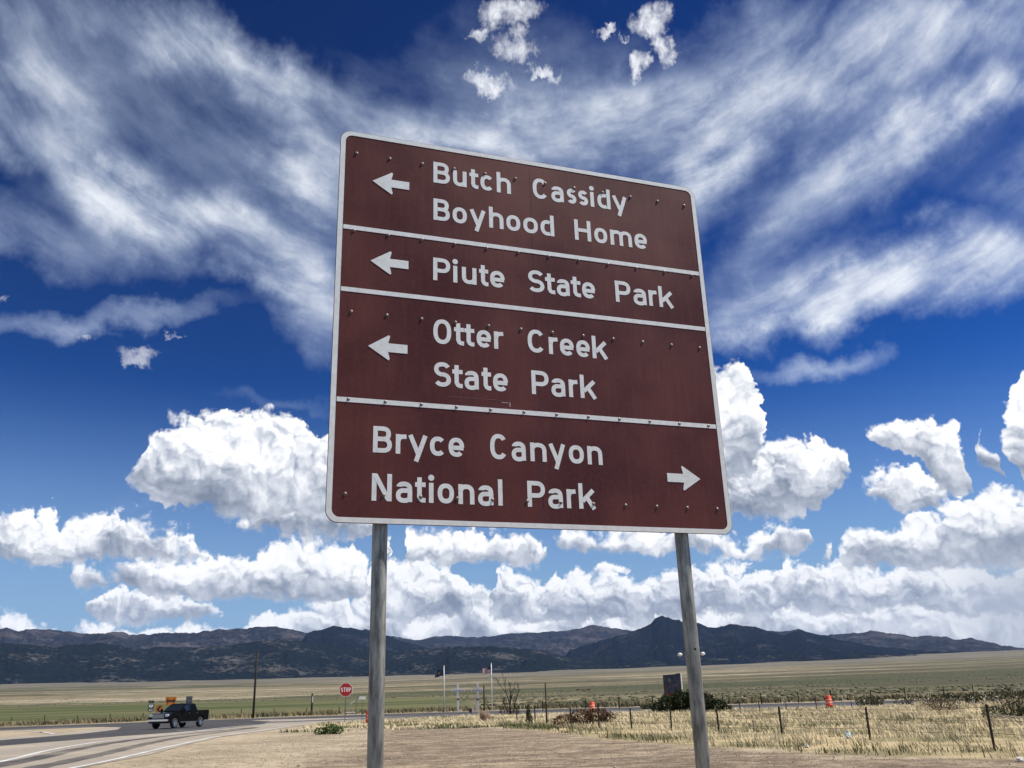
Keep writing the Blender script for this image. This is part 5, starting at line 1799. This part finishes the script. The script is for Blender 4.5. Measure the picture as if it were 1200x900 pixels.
# low sagebrush scattered over the valley beyond the highway
k = 9000
dd = np.exp(r2.uniform(np.log(165), np.log(1500), k))
aa = np.radians(r2.uniform(-34, 34, k))
X, Y = dd * np.sin(aa), dd * np.cos(aa)
keep = ~in_poly(X, Y, FIELD) & (fbm(X / 90, Y / 30, 4, 81) > 0.50)
X, Y = X[keep], Y[keep]
Z = ground_z(X, Y)
k = len(X)
s = r2.uniform(0.22, 0.62, k)
th = np.linspace(0, 2 * np.pi, 6)[:-1]
vv = np.zeros((k, 11, 3), np.float32)
for lev, (rr0, zz0) in enumerate(((1.0, -0.05), (0.85, 0.5))):
    for j in range(5):
        q = r2.uniform(0.7, 1.25, k)
        vv[:, lev * 5 + j] = np.stack([X + np.cos(th[j]) * s * rr0 * q * 1.5, Y + np.sin(th[j]) * s * rr0 * q, Z + zz0 * s * q], 1)
vv[:, 10] = np.stack([X, Y, Z + 0.8 * s], 1)
b = np.arange(k)[:, None] * 11
tri = np.concatenate([b + np.array(f) for j in range(5) for f in ((j, (j + 1) % 5, 5 + (j + 1) % 5), (j, 5 + (j + 1) % 5, 5 + j), (5 + j, 5 + (j + 1) % 5, 10))], 1).reshape(-1, 3)
me = grid_mesh('sagebrush', vv[..., 0].ravel(), vv[..., 1].ravel(), vv[..., 2].ravel(), tri, SAGE)
o = bpy.data.objects.new('sagebrush', me)
COL.objects.link(o)
tag(o, 'low sagebrush dotted over the valley floor', kind='stuff')

# stones lying on the gravel
k = 14000
X, Y = r2.uniform(-14, 14, k), r2.uniform(17, 62, k)
keep = ~in_poly(X, Y, GRASS) & (np.abs(X) < Y * 0.66) & (X > -12.5)
X, Y = X[keep], Y[keep]
k = len(X)
s = r2.uniform(0.008, 0.030, k) * np.where(r2.uniform(0, 1, k) > 0.985, 2.0, 1.0)
oc = np.array([(1, 0, 0), (0, 1, 0), (-1, 0, 0), (0, -1, 0), (0, 0, 0.75), (0, 0, -0.3)], float)
vv = np.zeros((k, 6, 3), np.float32)
for j in range(6):
    q = r2.uniform(0.65, 1.3, k)
    vv[:, j] = np.stack([X + oc[j, 0] * s * q, Y + oc[j, 1] * s * q, oc[j, 2] * s * q + 0.2 * s], 1)
b = np.arange(k)[:, None] * 6
tri = np.concatenate([b + np.array(f) for f in ((0, 1, 4), (1, 2, 4), (2, 3, 4), (3, 0, 4), (1, 0, 5), (2, 1, 5), (3, 2, 5), (0, 3, 5))], 1).reshape(-1, 3)
me = grid_mesh('gravel', vv[..., 0].ravel(), vv[..., 1].ravel(), vv[..., 2].ravel(), tri, mat('stone', (0.46, 0.38, 0.29), 0.9, color2=(0.13, 0.10, 0.08), vscale=2.5), False)
o = bpy.data.objects.new('gravel', me)
COL.objects.link(o)
tag(o, 'loose stones scattered over the gravel lot', kind='stuff')

# ------------------------------------------------------------------ litter and cattle
x, y = flat(994, 866)
t = tag(empty('plastic_bag', (x, y, 0.10)), 'pale blue plastic bag caught in the grass by the fence', 'litter')
bm = bmesh.new()
bmesh.ops.create_icosphere(bm, subdivisions=3, radius=0.12)
for v in bm.verts:
    q = v.co.normalized()
    v.co *= 0.75 + 0.5 * random.random() * abs(math.sin(7 * q.x + 3 * q.z) * math.cos(6 * q.y)) + 0.1 * random.random()
    v.co.z *= 1.2
me = bpy.data.meshes.new('bag')
bm.to_mesh(me)
bm.free()
me.materials.append(mat('bag_plastic', (0.50, 0.66, 0.74), 0.4, var=0.2, vscale=20))
share('bag', me, t)
for i, (px, py, s, lab) in enumerate(((945.5, 876.5, 0.07, 'small white stone at the grass edge between two fence posts'), (1196, 893, 0.08, 'white stone at the lower right corner of the gravel'))):
    x, y = flat(px, py)
    bm = bmesh.new()
    bmesh.ops.create_icosphere(bm, subdivisions=2, radius=s)
    for v in bm.verts:
        v.co *= random.uniform(0.75, 1.15)
        v.co.z *= 0.8
    me = bpy.data.meshes.new('white_stone')
    bm.to_mesh(me)
    bm.free()
    me.materials.append(mat('white_rock', (0.72, 0.70, 0.66), 0.9, var=0.2, vscale=20))
    tag(share('white_stone', me, None, (x, y, s * 0.5), i), lab, 'stone', 'white stones')


def make_cow(material):
    t = empty('cow')
    prof = [(-1.02, 1.12, 0.12), (-0.95, 1.08, 0.26), (-0.6, 1.02, 0.36), (0.0, 0.98, 0.39), (0.5, 1.02, 0.36), (0.78, 1.10, 0.27), (1.0, 1.25, 0.18), (1.2, 1.32, 0.15), (1.42, 1.20, 0.11), (1.52, 1.12, 0.07)]
    mb = MB()
    mb.tube([(a, 0, b) for a, b, c in prof], [c for a, b, c in prof], 10)
    for (lx, ly) in ((0.62, 0.2), (0.62, -0.2), (-0.72, 0.22), (-0.72, -0.22)):
        mb.tube([(lx, ly, 0.95), (lx + (0.06 if lx < 0 else 0), ly, 0.52), (lx, ly, 0.04)], [0.15, 0.075, 0.055], 6)
    mb.tube([(-1.0, 0, 1.2), (-1.1, 0, 0.8), (-1.08, 0, 0.5)], [0.03, 0.02, 0.04], 5)
    for s in (-1, 1):
        mb.tube([(1.2, 0.1 * s, 1.40), (1.16, 0.28 * s, 1.42)], [0.06, 0.02], 5)
    mb.build('body', material, t, True)
    return t


HIDE_B = mat('dark_hide', (0.050, 0.026, 0.016), 0.8, var=0.3)
HIDE_R = mat('red_hide', (0.17, 0.055, 0.022), 0.8, var=0.3)
protos = {}
for i, (px, py, hide, lab) in enumerate(((677, 810.0, 'r', 'tiny red-brown cow far beyond the road, leftmost of the three'), (683.5, 810.3, 'r', 'tiny red-brown cow far beyond the road, middle of the three'),
                                         (690, 809.8, 'b', 'tiny dark brown cow far beyond the road, rightmost of the three'))):
    x, y, z = on_ground(px, py)
    if hide in protos:
        c = copy_tree(protos[hide])
    else:
        c = protos[hide] = make_cow(HIDE_R if hide == 'r' else HIDE_B)
    c.location = (x, y, z)
    c.rotation_euler = (0, 0, random.uniform(-0.5, 0.5) + (math.pi if i % 2 else 0))
    tag(c, lab, 'cow', 'cattle beyond the road')

# ------------------------------------------------------------------ air
HAZE_TOP = 1900.0
mb = MB().box((0, 8000, (HAZE_TOP - 1.0) / 2), (42000, 24000, HAZE_TOP + 1.0))
hm = bpy.data.materials.new('haze')
hm.use_nodes = True
n = NT(hm.node_tree)
n.n.clear()
pv = n.new('ShaderNodeVolumePrincipled')
pv.inputs['Color'].default_value = (0.40, 0.60, 1.0, 1)
pv.inputs['Density'].default_value = 1.2e-5
pv.inputs['Anisotropy'].default_value = 0.0
mo = n.new('ShaderNodeOutputMaterial')
n.l.new(pv.outputs[0], mo.inputs['Volume'])
haze = mb.build('haze', hm)
tag(haze, 'thin blue air between the junction and the mountains', kind='stuff')
